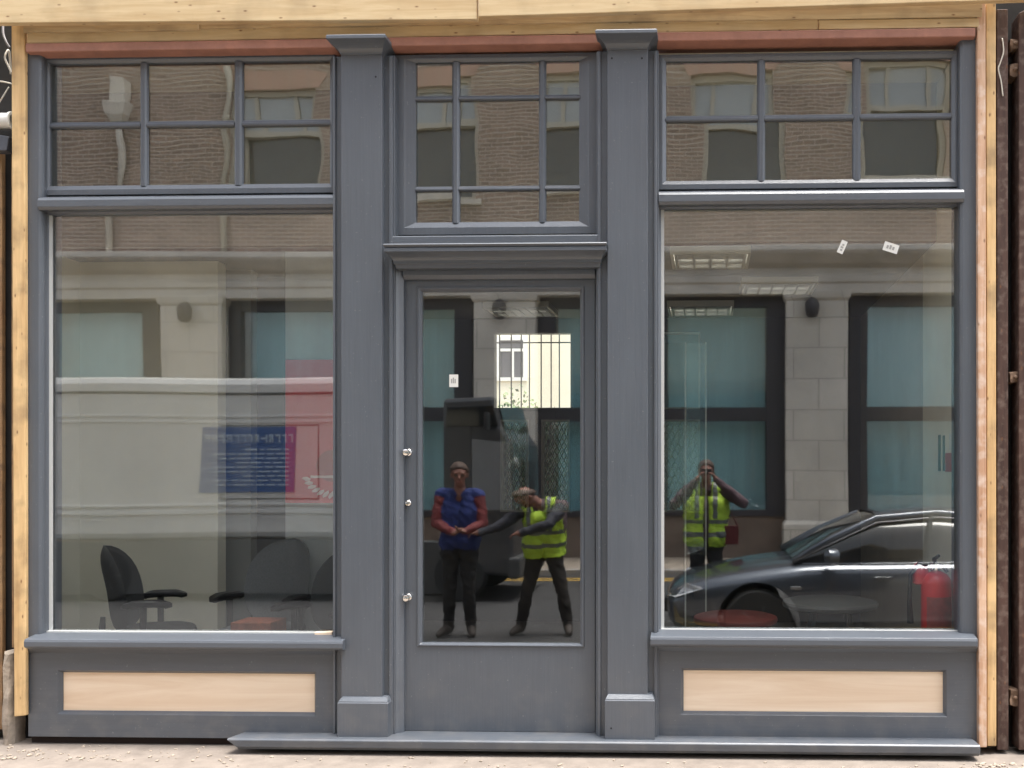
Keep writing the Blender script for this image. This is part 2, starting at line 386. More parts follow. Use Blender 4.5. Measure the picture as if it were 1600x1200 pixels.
# outer posts
def post(u0, u1, v0, v1, face):
    b = B(); um = (u0+u1)/2
    x0, x1 = px(u0, -.01), px(u1, -.01); z0, z1 = pz(um, v1, -.01), pz(um, v0, -.01)
    c = .016
    if face > 0: pr = [(x0, .16), (x0, -.012), (x1-c, -.012), (x1-c*.3, -.003), (x1, .012), (x1, .16)]
    else: pr = [(x0, .16), (x0, .012), (x0+c*.3, -.003), (x0+c, -.012), (x1, -.012), (x1, .16)]
    loops(b, [[(x, y, z) for x, y in pr] for z in (z0, z1)], cap0=True, cap1=True)
    return part('corner_post', b, P, shop, bevel=.0015)
post(42, 65, 84, 1000, 1); post(1499, 1527, 62, 998, -1)

# transom beams under the small windows
def beam(u0, u1, v0, v1):
    b = B(); um = (u0+u1)/2; x0, x1 = px(u0, -.03), px(u1, -.03)
    zt, zb = pz(um, v0, -.03), pz(um, v1, -.03); h = zt-zb
    extr_x(b, [(.1, zb), (-.018, zb), (-.03, zb+h*.18), (-.03, zb+h*.62), (-.022, zb+h*.8), (.028, zt+.004), (.1, zt+.004)], x0, x1)
    part('transom_beam', b, PH, shop, bevel=.002)
beam(58, 524, 302, 325); beam(1029, 1507, 293, 317)
# rail under the light over the door
b = B(); x0, x1 = px(611, -.03), px(938, -.03); zt, zb = pz(775, 366, -.03), pz(775, 381, -.03)
extr_x(b, [(.1, zb), (-.03, zb), (-.03, zt-.01), (-.024, zt-.004), (.03, zt+.004), (.1, zt+.004)], x0, x1)
part('transom_beam', b, PH, shop, bevel=.002)

# pilasters: backing board, shaft, capital, plinth
def pilaster(b0, b1, s0, s1, ub0, ub1, cap0, cap1, vt, vb, plin, label):
    zt, z0 = pz(s0, vt+28, -.06), .04
    b = B()
    box(b, px(b0, -.02), px(b1, -.02), -.02, .15, z0, zt)
    sh = part('pilaster', b, P, shop, bevel=.003, label=label)
    b = B(); x0, x1 = px(s0, -.06), px(s1, -.06)
    box(b, x0, x1, -.06, -.02, z0+.02, zt-.002); part('shaft', b, P, sh, bevel=.003)
    for e0, e1, sgn in ((b0, s0, -1), (s1, b1, 1)):      # slim mouldings either side of the shaft
        b = B(); w = px(e1, -.02)-px(e0, -.02)
        xa = px(e0, -.02)+w*.12 if sgn < 0 else px(e1, -.02)-w*.42
        box(b, xa, xa+w*.3, -.034, -.019, z0+.01, zt-.004); part('edge_moulding', b, P, sh, bevel=.004)
    # capital
    zc1, zc0 = pz(s0, vt, -.15), pz(s0, vt+30, -.07); h = zc1-zc0
    cx0, cx1 = px(cap0, -.15), px(cap1, -.15)
    lv = [(zc0, 0, -.066), (zc0+h*.12, .004, -.07), (zc0+h*.2, .006, -.074)]
    o = min(x0-cx0, cx1-x1)
    for t in (0, .25, .5, .75, 1):
        lv.append((zc0+h*(.24+.5*t), .008+(o-.01)*(t**1.5), -.076-.07*(t**1.5)))
    lv += [(zc0+h*.76, o, -.15), (zc1, o, -.15), (zc1+.006, o-.004, -.146)]
    b = B(); stack(b, x0, x1, .1, lv); part('capital', b, PH, sh, bevel=.0015)
    # plinth
    pu0, pu1, pv0, pv1 = plin
    zp1, zp0 = pz(pu0, pv0, -.1), pz(pu0, pv1, -.1); q0, q1 = px(pu0, -.1), px(pu1, -.1)
    b = B(); stack(b, q0, q1, 0, [(zp0, 0, -.1), (zp1-.028, 0, -.1), (zp1-.022, -.004, -.096), (zp1-.018, -.004, -.096), (zp1, -.014, -.068), (zp1+.001, -.02, -.06)])
    part('plinth', b, P, sh, bevel=.002)
    return sh
pl = pilaster(520, 617, 533, 597, 0, 0, 509, 612, 55, 0, (527, 606, 1091, 1154), 'left pilaster with moulded cap')
pr_ = pilaster(932, 1029, 949, 1012, 0, 0, 930, 1028, 47, 0, (945, 1023, 1087, 1155), 'right pilaster with moulded cap')
for u, v, par in ((587, 120, pl), (956, 91, pr_), (1003, 91, pr_), (955, 1138, pr_), (640, 1139, pl)):
    if u == 640: continue
    b = B(); y = -.0605 if v < 900 else -.1005; lathe(b, (px(u, y), y, pz(u, v, y)), [(.0055, .002), (.0055, -.0006)], 10, 'y'); part('screw_head', b, M['screw'], par)

# sills
def sill(u0, u1, v0, v1):
    b = B(); um = (u0+u1)/2; yf = -.1; x0, x1 = px(u0, yf), px(u1, yf)
    zt, zb = pz(um, v0, yf), pz(um, v1, yf); h = zt-zb
    extr_x(b, [(.1, zb), (yf+.02, zb), (yf+.004, zb+h*.16), (yf, zb+h*.3), (yf, zb+h*.72), (yf+.006, zt-.002), (yf+.014, zt), (.06, zt+.022), (.1, zt+.022)], x0, x1)
    part('window_sill', b, PH, shop, bevel=.0025)
sill(37, 535, 1000, 1016); sill(1016, 1528, 996, 1013)

# stall risers with unpainted plywood panels
def riser(o, i, label):
    um = (o[0]+o[2])/2; yf = -.005
    xo0, xo1, zo0, zo1 = px(o[0], yf), px(o[2], yf), pz(um, o[3], yf), pz(um, o[1], yf)
    xi0, xi1, zi0, zi1 = px(i[0], .01), px(i[2], .01), pz(um, i[3], .01), pz(um, i[1], .01)
    b = B(); e = .013
    loops(b, [[(a, y, c), (d, y, c), (d, y, g), (a, y, g)] for a, d, c, g, y in (
        (xo0, xo1, zo0, zo1, .06), (xo0, xo1, zo0, zo1, yf), (xi0-e-.002, xi1+e+.002, zi0-e-.002, zi1+e+.002, yf),
        (xi0-e, xi1+e, zi0-e, zi1+e, yf+.003), (xi0-.003, xi1+.003, zi0-.003, zi1+.003, .014), (xi0, xi1, zi0, zi1, .016), (xi0, xi1, zi0, zi1, .05))])
    w = part('stall_riser', b, PH, shop, bevel=.0015, label=label)
    b = B(); box(b, xi0-.01, xi1+.01, .0225, .04, zi0-.01, zi1+.01); part('plywood_panel', b, M['ply'], w)
    b = B(); extr_x(b, [(yf, zo1), (yf-.022, zo1), (yf-.018, zo1-.012), (yf-.004, zo1-.03), (yf, zo1-.034)], xo0+.004, xo1-.004); part('cove_moulding', b, PH, w)
    return w
riser((44, 1012, 530, 1153), (97, 1052, 491, 1112), 'left panel below the window with bare plywood')
riser((1024, 1009, 1529, 1158), (1068, 1049, 1474, 1113), 'right panel below the window with bare plywood')

# door: casing, hood, leaf
b = B()
for u0, u1, s in ((603, 629, 1), (930, 947, -1)):
    x0, x1 = px(u0, 0), px(u1, 0); z0, z1 = .055, pz(775, 418, 0); w = x1-x0
    pr = [(x0, .12), (x0, -.004), (x0+w*.28, -.004), (x0+w*.34, .004), (x0+w*.4, .004), (x0+w*.48, -.008), (x0+w*.62, -.008), (x0+w*.78, .006), (x1, .02), (x1, .12)]
    if s < 0: pr = [(x1-(x-x0), y) for x, y in pr]
    loops(b, [[(x, y, z) for x, y in pr] for z in (z0, z1)], cap0=True, cap1=True)
x0, x1 = px(629, 0)+.001, px(930, 0)-.001; z1 = pz(775, 416, 0); zb = pz(775, 436, .02)
extr_x(b, [(.12, zb), (.024, zb), (.012, zb+.012), (.004, zb+.02), (.004, z1+.03), (.12, z1+.03)], x0, x1)
part('door_casing', b, P, shop, bevel=.0015)
b = B(); x0, x1 = px(619, -.05), px(936, -.05)
zt, zb = pz(775, 381, -.12), pz(775, 419, -.04); h = zt-zb
lv = [(zb, .0, -.03), (zb+h*.02, .004, -.042), (zb+h*.2, .008, -.048), (zb+h*.22, .014, -.056), (zb+h*.36, .014, -.058), (zb+h*.38, .016, -.06)]
for t in (0, .2, .4, .6, .8, 1): lv.append((zb+h*(.4+.26*t), .018+.024*t**1.6, -.062-.046*t**1.6))
lv += [(zb+h*.68, .046, -.116), (zb+h*.84, .046, -.116), (zb+h*.87, .04, -.108), (zb+h*.98, .05, -.122), (zt, .05, -.122), (zt+.006, .046, -.118)]
stack(b, x0, x1, .05, lv); part('door_hood', b, PH, shop, bevel=.001)

yl = .045
b = B(); o = (629.5, 437, 929.5, 1143); i = (659, 455, 906, 1005); um = 779
xo0, xo1, zo0, zo1 = px(o[0], yl), px(o[2], yl), pz(um, o[3], yl), pz(um, o[1], yl)
xi0, xi1, zi0, zi1 = px(i[0], yl), px(i[2], yl), pz(um, i[3], yl), pz(um, i[1], yl)
e = .026
loops(b, [[(a, y, c), (d, y, c), (d, y, g), (a, y, g)] for a, d, c, g, y in (
    (xo0, xo1, zo0, zo1, yl+.045), (xo0, xo1, zo0, zo1, yl), (xi0-e, xi1+e, zi0-e*.7, zi1+e, yl),
    (xi0-e*.85, xi1+e*.85, zi0-e*.55, zi1+e*.85, yl-.008), (xi0-e*.5, xi1+e*.5, zi0-e*.35, zi1+e*.5, yl-.006), (xi0, xi1, zi0, zi1, yl+.012), (xi0, xi1, zi0, zi1, yl+.045))])
door = part('door', b, P, shop, bevel=.001, label='grey door with one tall glass pane')
b = B(); box(b, xi0-.008, xi1+.008, yl+.018, yl+.024, zi0-.008, zi1+.008); part('pane', b, M['pane'], door)
for k, v in enumerate((707, 786, 933)):
    c = (px(638, yl), yl, pz(638, v, yl)); b = B()
    lathe(b, c, [(.019, .001), (.019, -.004), (.017, -.006), (.009, -.008), (.008, -.024), (.014, -.028), (.0195, -.036), (.02, -.042), (.017, -.05), (.009, -.054), (0, -.055)] if k != 1 else
          [(.016, .001), (.016, -.004), (.013, -.007), (.008, -.008), (.008, -.016), (.011, -.02), (.011, -.026), (.0, -.028)], 20, 'y')
    part('door_knob' if k != 1 else 'keyhole_cover', b, M['chrome'], door, smooth=40)

# threshold board and a near-black board standing in for the shade under the riser
b = B(); x0, x1 = px(356, -.15), px(1531, -.15); zt, zb = .075, .01
zf = pz(800, 1158, -.16)
prof = lambda s: [(.1, zb+.01), (-.14, zb+.01), (-.145, zb+.02), (-.158, zb+.026), (-.162, zf-.008), (-.155, zf), (.0, zt), (.1, zt)]
loops(b, [[(x0+(.05 if z < zf-.02 else 0)+max(0, (y+.1))*.2, y, z) for y, z in prof(0)], [(x1, y, z) for y, z in prof(0)]], cap0=True, cap1=True)
part('threshold', b, PH, shop, bevel=.003)
b = B(); box(b, px(44, .0), px(1525, 0), .03, .06, -.02, .07); part('recess_shade_board', b, M['gap'], shop)
# red oxide fillet above the glazing
b = B()
for u0, u1, v0, v1 in ((40, 526, 67, 77), (600, 944, 59, 69), (1016, 1524, 50, 60)):
    um = (u0+u1)/2; x0, x1 = px(u0, -.05), px(u1, -.05); z1, z0 = pz(um, v0, -.05), pz(um, v1, -.05)
    extr_x(b, [(.1, z0-.006), (.0285, z0-.006), (-.046, z0-.002), (-.05, z0+.002), (-.05, z1+.01), (.1, z1+.01)], x0, x1)
part('red_fillet', b, M['redox'], shop, bevel=.002)

# ------------------------------------------------------------------ hoarding timbers round the shopfront
def board(name, label, uv, yf, yb, m, cat='board', bevel=.004, group=None):
    b = B(); prism(b, [at(u, v, yf) for u, v in uv], yf, yb)
    return single(name, label, cat, b, m, group, bevel)
board('fascia_board', 'bright pine board along the top edge, left of the butt joint', [(-160, 37), (745, 30), (746, -90), (-160, -90)], -.14, -.1, M['pine'])
board('fascia_board', 'bright pine board along the top edge, right of the butt joint', [(747.5, 26), (1190, 12), (1760, -6), (1760, -100), (747.5, -94)], -.15, -.11, M['pine'])
board('packing_board', 'dull pine strip showing in shadow under the left top board', [(36, 50), (310, 47), (310, 28), (36, 30)], -.055, -.02, M['pine_old'])
board('packing_board', 'dull pine strip showing in shadow under the right top board', [(312, 45), (1535, 26), (1535, 4), (312, 22)], -.05, -.02, M['pine_old'])
board('packing_batten', 'lower pine batten resting on the red fillet, left length', [(42, 68), (1278, 46), (1278, 30), (42, 49)], -.042, .0, M['pine'])
board('packing_batten', 'short pine batten resting on the red fillet at the right end', [(1279.5, 46), (1530, 42), (1530, 28), (1279.5, 31)], -.046, .0, M['pine'])
board('timber_post', 'fresh pine upright left of the shopfront', [(22, 1120), (40, 1118), (38.5, 30), (17.5, 33)], -.04, -.014, M['pine_v'], 'post')
board('timber_post', 'pinkish rough edged pine upright against the right corner post', [(1529.5, 1168), (1542, 1168), (1540, 4), (1527, 4)], -.045, .1, M['pine_pink'], 'post')
board('timber_post', 'yellow pine upright right of the pink edged one', [(1543, 1166), (1557, 1166), (1556, 4), (1541, 4)], -.03, .1, M['pine_v'], 'post')
board('timber_post', 'dark brown old upright at the right side', [(1558.5, 1172), (1576, 1172), (1575, 14), (1557.5, 14)], -.02, .1, M['oldwood_v'], 'post')
board('timber_post', 'stained brown timber at the right edge of the photo', [(1592, 1172), (1760, 1172), (1760, -60), (1592, 20)], -.03, .1, M['oldwood_v'], 'post')
board('timber_post', 'tan old timber at the left edge of the photo', [(-160, 1140), (3.5, 1140), (3, 235), (-160, 235)], .07, .1, M['tanwood_v'], 'post')
board('timber_batten', 'narrow brown batten beside the fresh pine upright at left', [(18.5, 1012), (22.8, 1012), (21.5, 230), (17.5, 230)], .06, .1, M['tanwood_v'], 'batten', .002)
b = B(); box(b, px(-170, .12), px(42, .12), .121, .16, -.05, pz(0, -80, .12)); single('backing_wall', 'dark rough wall behind the timbers at the left', 'wall', b, M['dark'])
b = B(); box(b, px(1529, .12), px(1770, .12), .121, .16, -.05, pz(1600, -80, .12)); single('backing_wall', 'dark rough wall behind the timbers at the right', 'wall', b, M['dark'])
b = B()
loops(b, [[(px(8, 0)-.0+dx, y, z) for dx, y in ((0, .09), (0, -.015), (.014, -.03), (.04, -.026), (.052, 0), (.052, .09))] for z in [(-.05+.08*k) for k in range(8)]], cap0=True, cap1=True)
for v in b.verts: v.co += Vector((random.uniform(-.004, .004), random.uniform(-.008, .008), random.uniform(-.01, .01)))
single('concrete_stub', 'rough grey concrete stub at the foot of the left timbers', 'concrete stub', b, M['concrete'])
def wire(label, pts, rad, m, cat='cable', name='cable'):
    P_ = []
    for u, v, y in pts: x, z = at(u, v, y); P_.append(Vector((x, y, z)))
    out = []
    for k in range(len(P_)-1):                      # Catmull-Rom
        p0, p1, p2, p3 = P_[max(k-1, 0)], P_[k], P_[k+1], P_[min(k+2, len(P_)-1)]
        for j in range(6):
            t = j/6; out.append(.5*((2*p1)+(p2-p0)*t+(2*p0-5*p1+4*p2-p3)*t*t+(3*p1-p0-3*p2+p3)*t**3))
    out.append(P_[-1]); b = B(); tube(b, out, rad, 8)
    return single(name, label, cat, b, m, smooth=True)
M['cable_w'] = mat('pale_cable', (.62, .58, .5), .5)
M['cable_g'] = mat('grey_cable', (.25, .24, .25), .5)
wire('pale cable curling out of the dark gap at top left', [(17, 116, .06), (14, 80, .02), (9, 84, 0), (8, 92, .0), (13, 103, .01), (18, 114, .02)], .005, M['cable_w'])
wire('pale cable running straight across the gap above the white pipe', [(-40, 125, .03), (0, 127, .02), (18, 131, .05)], .004, M['cable_w'])
wire('thin grey cable hanging in the gap at top left', [(5, 36, .06), (5, 52, .05), (10, 66, .05), (15, 74, .06)], .006, M['cable_g'])
wire('thin pale cable slanting towards the white pipe', [(-6, 168, .05), (4, 152, .04), (14, 136, .05)], .0035, M['cable_w'])
wire('pale cable loop hanging on the brown upright at right', [(1566, 60, -.024), (1568, 80, -.027), (1563, 98, -.026), (1560, 108, -.026), (1564, 126, -.026), (1567, 150, -.026)], .0035, M['cable_w'])
b = B(); x, z = at(9, 187, 0)
lathe(b, (x, .02, z), [(.043, -.5), (.043, .02), (.05, .021), (.05, .032), (.036, .033), (.034, .02)], 24, 'x'); single('waste_pipe', 'white plastic pipe end poking in at the left edge', 'pipe', b, mat('white_plastic', (.72, .72, .68), .35), smooth=40)
b = B(); x, z = at(6, 225, 0); prism(b, [at(-30, 236, 0), at(12, 236, 0), at(16, 214, 0), at(-30, 206, 0)], -.01, .06); single('slate_offcut', 'dark blue grey slab under the white pipe', 'slab', b, mat('slate', (.06, .065, .08), .6, var=.3), bevel=.004)
M['rust'] = mat('rusty_steel', (.16, .10, .065), .85, var=.5, scale=30, bump=.6)
for k, (v, lab, s) in enumerate(((72, 'dark rusty lump at the top right corner', 1.0), (112, 'brown rusty bracket below the top right lump', 1.2), (590, 'small rusty bracket halfway up the right gap', 1.0), (1088, 'large rusty bracket low in the right gap', 1.5))):
    b = B(); x, z = at(1585, v, .02); h = .028*s
    box(b, x-.032, x+.05, -.01, .1, z-h, z+h); bmesh.ops.subdivide_edges(b, edges=b.edges, cuts=2)
    for q in b.verts: q.co += Vector([random.uniform(-.006, .006) for _ in range(3)])
    lathe(b, (x-.005, -.012, z), [(.012, .01), (.012, -.006), (.006, -.012)], 6, 'y')
    single('wall_bracket', lab, 'bracket', b, M['rust'], bevel=.003)

# ------------------------------------------------------------------ ground
L_K1, L_K2, L_OPP = 3.3, 10.4, 12.5
XL, XR = -30, 26
b = B(); xs = [XL, -12, -5, 0, 5, 12, XR]
loops(b, [[(x, .12, -.004) for x in xs], [(x, -.6, -.01) for x in xs], [(x, -L_K1+.15, -.115) for x in xs]], closed=False)
struct('near_pavement', b, M['pavement'])
b = B(); box(b, XL, XR, -L_K1, -L_K1+.148, -.5, -.113); struct('near_kerb', b, M['kerb'], bevel=.015)
b = B(); box(b, XL, XR, -L_K2-.15, -L_K2, -.5, -.113); struct('far_kerb', b, M['kerb'], bevel=.015)
b = B(); loops(b, [[(x, -L_K1, ROAD) for x in xs], [(x, -L_K2, ROAD) for x in xs]], closed=False); struct('road', b, M['asphalt'])
b = B(); loops(b, [[(x, -L_K2-.15, -.115) for x in xs], [(x, -L_OPP-.3, -.10) for x in xs]], closed=False); struct('far_pavement', b, M['concrete'])
b = B(); box(b, -80, 80, -80, 60, -.7, -.6); struct('ground', b, M['concrete'])
for y in (-L_K2+.25, -L_K2+.5, -L_K1-.25, -L_K1-.5):
    b = B(); box(b, XL, XR, y-.05, y+.05, ROAD-.002, ROAD+.004); struct('yellow_line', b, M['yellow'])
# crumbs of mortar along the foot of the front
b = B()
for k in range(260):
    u = random.choice((random.uniform(-20, 380), random.uniform(1500, 1640), random.uniform(0, 1600)))
    y = random.uniform(-.3, -.02) if u < 350 else random.uniform(-.36, -.18)
    s = random.uniform(.002, .009)*(1.4 if u < 60 or u > 1530 else 1)
    m4 = Matrix.Translation((px(u, y), y, -.006+s*.3)) @ Matrix.Rotation(random.random()*6, 4, 'Z') @ Matrix.Diagonal((s*1.5, s, s*.7, 1))
    bmesh.ops.create_icosphere(b, subdivisions=1, radius=1, matrix=m4)
o = part('mortar_crumbs', b, M['concrete']); o['kind'] = 'stuff'; o['label'] = 'loose mortar crumbs along the foot of the shopfront'; o['category'] = 'rubble'

# ------------------------------------------------------------------ SHOP INTERIOR
CE = 3.05
room = thing('shop_room', 'cream walled shop room seen through the glass', 'room', (px(785, 0), 2.2, 0))
def rpart(name, x0, x1, y0, y1, z0, z1, m, label=None):
    b = B(); box(b, x0, x1, y0, y1, z0, z1); return part(name, b, m, room, label=label)
YB = 4.3
rpart('floor', -7, 3.2, .17, YB, -.12, .02, M['carpet'])
rpart('ceiling', -7, 3.2, 1.2, YB, CE, CE+.1, M['ceiling'])
rpart('bulkhead', -7, 3.2, 1.15, 1.199, CE, 4.2, M['grey_wall'])
rpart('upper_ceiling', -7, 3.2, .17, 1.149, 4.1, 4.2, M['cream_wall'])
xp = px(340, 1.6); xl = px(125, 1.6)
rpart('partition', xl, xp, 1.6, 1.72, -.05, CE+.05, M['cream_wall'], 'cream partition behind the left hand chair')
rpart('partition', px(340, 1.9), px(392, 1.9), 1.9, 2.0, -.05, CE+.05, M['grey_wall'], 'grey partition strip behind the cream one')
rpart('partition', px(392, 2.2)-.2, px(446, 2.2), 2.2, 2.3, -.05, CE+.05, M['dark_wall'], 'dark partition beyond the grey strip')
rpart('side_wall', xl-.12, xl-.001, .17, 1.72, -.05, 4.09, M['cream_wall'])
xr = 1.52
rpart('side_wall', xr, xr+.12, .17, 1.56, -.05, 4.09, M['cream_wall'])
rpart('side_wall', xr+.001, xr+.12, 1.561, YB, -.05, CE+.05, M['tan_wall'])
rpart('side_wall', -5.2, -5.08, 1.73, YB, -.05, CE+.05, M['dark_wall'])

# back wall with openings
def wx(u): return px(u, YB)
def wz(v): return pz(840, v, YB)
W0, W1, WZ0, WZ1 = wx(770), wx(896), wz(640), wz(518)
d1 = (wx(782), wx(826), wz(800), wz(656)); d2 = (wx(846), wx(890), wz(800), wz(656)); d3 = (wx(1034), wx(1094), wz(640), wz(520)); d4 = (wx(1034), wx(1094), wz(800), wz(656))
holes = sorted([(W0, W1, WZ0, WZ1), d1, d2, d3, d4])
xs = sorted({-5.1, xr+.12, *[h[0] for h in holes], *[h[1] for h in holes]}); zs = sorted({-.05, CE+.05, *[h[2] for h in holes], *[h[3] for h in holes]})
b = B()
for a0, a1 in zip(xs, xs[1:]):
    for c0, c1 in zip(zs, zs[1:]):
        xm, zm = (a0+a1)/2, (c0+c1)/2
        if not any(h[0] < xm < h[1] and h[2] < zm < h[3] for h in holes):
            box(b, a0, a1, YB, YB+.12, c0, c1)
bmesh.ops.remove_doubles(b, verts=b.verts, dist=1e-5)
part('back_wall', b, M['black_wall'], room)
M['bar'] = mat('dark_window_bar', (.05, .05, .05), .5)
M['pale_frame'] = mat('pale_window_frame', (.62, .6, .52), .6)
M['greyframe'] = mat('grey_green_frame', (.2, .23, .22), .6)
M['rear_glass'] = glass('rear_glass', .06, tint=(.9, .92, .9))
M['lattice_glass'] = glass('lattice_glass', .06, tint=(.2, .23, .23))
M['frosted'] = mat('pale_teal_blind', (.22, .34, .33), .7, var=.05)
def opening(name, h, kind, label):
    b = B(); x0, x1, z0, z1 = h
    frame(b, x0, x1, z0, z1, x0+.018, x1-.018, z0+.018, z1-.018, [(0, YB+.1), (0, YB-.012), (1, YB-.012), (1, YB+.1)])
    w = part(name, b, M['pale_frame'] if kind != 'bars' else M['bar'], room, label=label)
    b = B()
    if kind == 'bars':
        for k in range(8):
            x = x0+(x1-x0)*(k+.5)/8+(.01 if k % 3 else -.008); box(b, x-.0055, x+.0055, YB+.115, YB+.126, z0, z1)
        box(b, x0, x1, YB+.127, YB+.135, z1-.1, z1-.088)
        part('security_bars', b, M['bar'], w)
    elif kind == 'lattice':
        n = 3; step = (x1-x0)/n
        k = -int((z1-z0)/step)-1
        for s in (1, -1):
            for j in range(-8, 14):
                q = [(x0+j*step*.5, z0), (x0+j*step*.5+(z1-z0)*.5*s, z1)]
                (ax, az), (bx_, bz) = q
                pts = []
                for t in [i/40 for i in range(41)]:
                    x = ax+(bx_-ax)*t
                    if x0+.01 < x < x1-.01: pts.append((x, YB+.105, az+(bz-az)*t))
                if len(pts) > 2: tube(b, [pts[0], pts[-1]], .0045, 5)
        part('lattice_grille', b, M['pale_frame'], w)
        b = B(); box(b, x0, x1, YB+.108, YB+.112, z0, z1); part('pane', b, M['lattice_glass'], w)
    else:
        b.free(); b = B(); box(b, x0+.01, x1-.01, YB+.06, YB+.07, z0+.01, z1-.01); part('blind', b, M['frosted'], w)
    return w
opening('rear_window', (W0, W1, WZ0, WZ1), 'bars', 'bright rear window with upright bars')
opening('rear_door_pane', d1, 'lattice', 'left lattice covered rear pane'); opening('rear_door_pane', d2, 'lattice', 'right lattice covered rear pane')
opening('rear_window', d3, 'blind', 'pale teal screened rear window'); opening('rear_door_pane', d4, 'lattice', 'lattice pane below the teal window')

# glass screen with polished edge
scr = thing('glass_screen', 'clear glass screen with bright polished uprights inside the shop', 'glass screen', (px(1085, 2.4), 2.4, .02))
b = B(); box(b, px(1036, 2.4), px(1103, 2.4), 2.4, 2.408, .022, 2.55); part('pane', b, glass('screen_glass', .05, tint=(.84, .9, .88)), scr)
for u in (1071, 1103):
    b = B(); x = px(u, 2.4); box(b, x-.006, x+.006, 2.388, 2.42, .021, 2.552); part('upright', b, mat('pale_upright', (.7, .75, .72), .3), scr)

# ceiling lights: frame, tubes, louvre blades
def ceiling_light(u, v, Y, w, d, nb, label):
    x = px(u, Y); t = thing('ceiling_light', label, 'ceiling light', (x, Y, CE), 'louvred ceiling lights in the shop')
    b = B(); frame(b, x-w/2, x+w/2, -d/2, d/2, x-w/2+.02, x+w/2-.02, -d/2+.02, d/2-.02, [(0, 0), (0, .05), (1, .05), (1, 0)])
    for q in b.verts: q.co = Vector((q.co.x, Y+q.co.z, CE-q.co.y))
    part('frame', b, M['pale_frame'], t)
    b = B(); tube(b, [(x-w*.44, Y-d*.15, CE-.012), (x+w*.44, Y-d*.15, CE-.012)], .01); tube(b, [(x-w*.44, Y+d*.2, CE-.012), (x+w*.44, Y+d*.2, CE-.012)], .01); part('tubes', b, M['lamp'], t)
    b = B()
    for k in range(nb):
        xx = x-w*.42+w*.84*k/(nb-1)
        loops(b, [[(xx-.012, y, CE-.026), (xx+.012, y, CE-.026), (xx+.006, y, CE-.056), (xx-.006, y, CE-.056)] for y in (Y-d*.45, Y+d*.45)], cap0=True, cap1=True)
    for k in range(9):
        y = Y-d*.44+d*.88*k/8; loops(b, [[(xx, y-.004, CE-.024), (xx, y+.004, CE-.024), (xx, y+.002, CE-.058), (xx, y-.002, CE-.058)] for xx in (x-w*.45, x+w*.45)], cap0=True, cap1=True)
    part('louvre', b, M['louvre'], t)
ceiling_light(1110, 390, 1.5, .55, .5, 5, 'louvred ceiling light nearest the right window')
ceiling_light(1215, 436, 2.55, .6, .5, 6, 'louvred ceiling light deeper in beyond the right window')
ceiling_light(815, 475, 3.6, .6, .55, 7, 'louvred ceiling light seen through the door glass')
ceiling_light(1095, 474, 3.6, .6, .55, 6, 'deepest louvred ceiling light seen through the right window')

# papers, signs, poster
def sticker(u, v, y, w, h, rot, label, marks=True):
    x, z = at(u, v, y); t = thing('sticker', label, 'sticker', (x, y, z), 'white stickers on the glass')
    m4 = Matrix.Translation((x, y, z)) @ Matrix.Rotation(R(rot), 4, 'Y')
    b = B(); box(b, -w/2, w/2, -.0014, 0, -h/2, h/2); bmesh.ops.transform(b, matrix=m4, verts=b.verts); part('paper', b, M['white'], t)
    if marks:
        b = B()
        for k in range(3): box(b, -w*.3+k*w*.2, -w*.3+k*w*.2+w*.14, -.0022, -.0016, -h*.2, h*.15+.1*h*(k % 2))
        bmesh.ops.transform(b, matrix=m4, verts=b.verts); part('printed_marks', b, M['print'], t)
sticker(1316, 386, .0545, .074, .034, -66, 'small white sticker tilted steeply, the left one high on the right window')
sticker(1392, 387, .0545, .082, .05, 18, 'small white sticker tilted slightly, the right one high on the right window')
sticker(709, 595, .0625, .05, .07, 0, 'small upright white card on the door glass')
t = thing('fire_notice', 'red and white fire notice on the cream side wall', 'notice', (xr, .72, 1.6))
def wallrect(b, u0, u1, v0, v1, xx):
    def yy(u): return F*1/(((u-1105)/xx))-D if 0 else (xx*F/(u-1105))-D
    y1, y0 = yy(u0), yy(u1); ym = (y0+y1)/2; s = F/(D+ym)
    box(b, xx-.006, xx-.001, y0, y1, H-(v1-735)/s, H-(v0-735)/s)
b = B(); wallrect(b, 1475, 1487, 708, 737, xr); part('red_plate', b, M['poster_red'], t)
b = B(); wallrect(b, 1481, 1487, 678, 703, xr); part('white_plate', b, M['white'], t)
b = B(); wallrect(b, 1464, 1467, 680, 736, xr); part('lettering_strip', b, M['sign_dark'], t)
b = B(); wallrect(b, 1471, 1473.5, 681, 736, xr); part('lettering_strip', b, M['sign_dark'], t)

t = thing('wall_poster', 'large red poster with a white crest on the inner partition', 'poster', (px(484, 1.3), 1.3, 1.2))
yy = 1.3; x0, x1, z0, z1 = px(446, yy), px(560, yy), pz(490, 786, yy), pz(490, 562, yy)
b = B(); box(b, x0, x1, yy, yy+.02, z0, z1); part('sheet', b, M['poster_red'], t)
b = B(); lathe(b, (px(519, yy), yy-.001, pz(519, 728, yy)), [(.11, .0), (.11, -.002)], 24, 'y'); part('dark_disc', b, M['poster_dark'], t)
b = B()
for s in (1, -1):                         # crest: two leafy sprays under a line of blocks
    for k in range(7):
        a = R(200+k*11) if s > 0 else R(340-k*11)
        c = Vector((px(521, yy)+math.cos(a)*.2, yy-.0035, pz(521, 735, yy)+math.sin(a)*.17))
        m4 = Matrix.Translation(c) @ Matrix.Rotation(-a+.6*s, 4, 'Y') @ Matrix.Diagonal((.034, .0015, .015, 1))
        bmesh.ops.create_icosphere(b, subdivisions=1, radius=1, matrix=m4)
part('crest_garland', b, mat('pale_print', (.65, .5, .48), .6), t)
b = B()
pbox(b, 485, 743, 530, 747, yy-.0045, yy-.001)
part('crest_bar', b, bpy.data.materials['pale_print'], t)
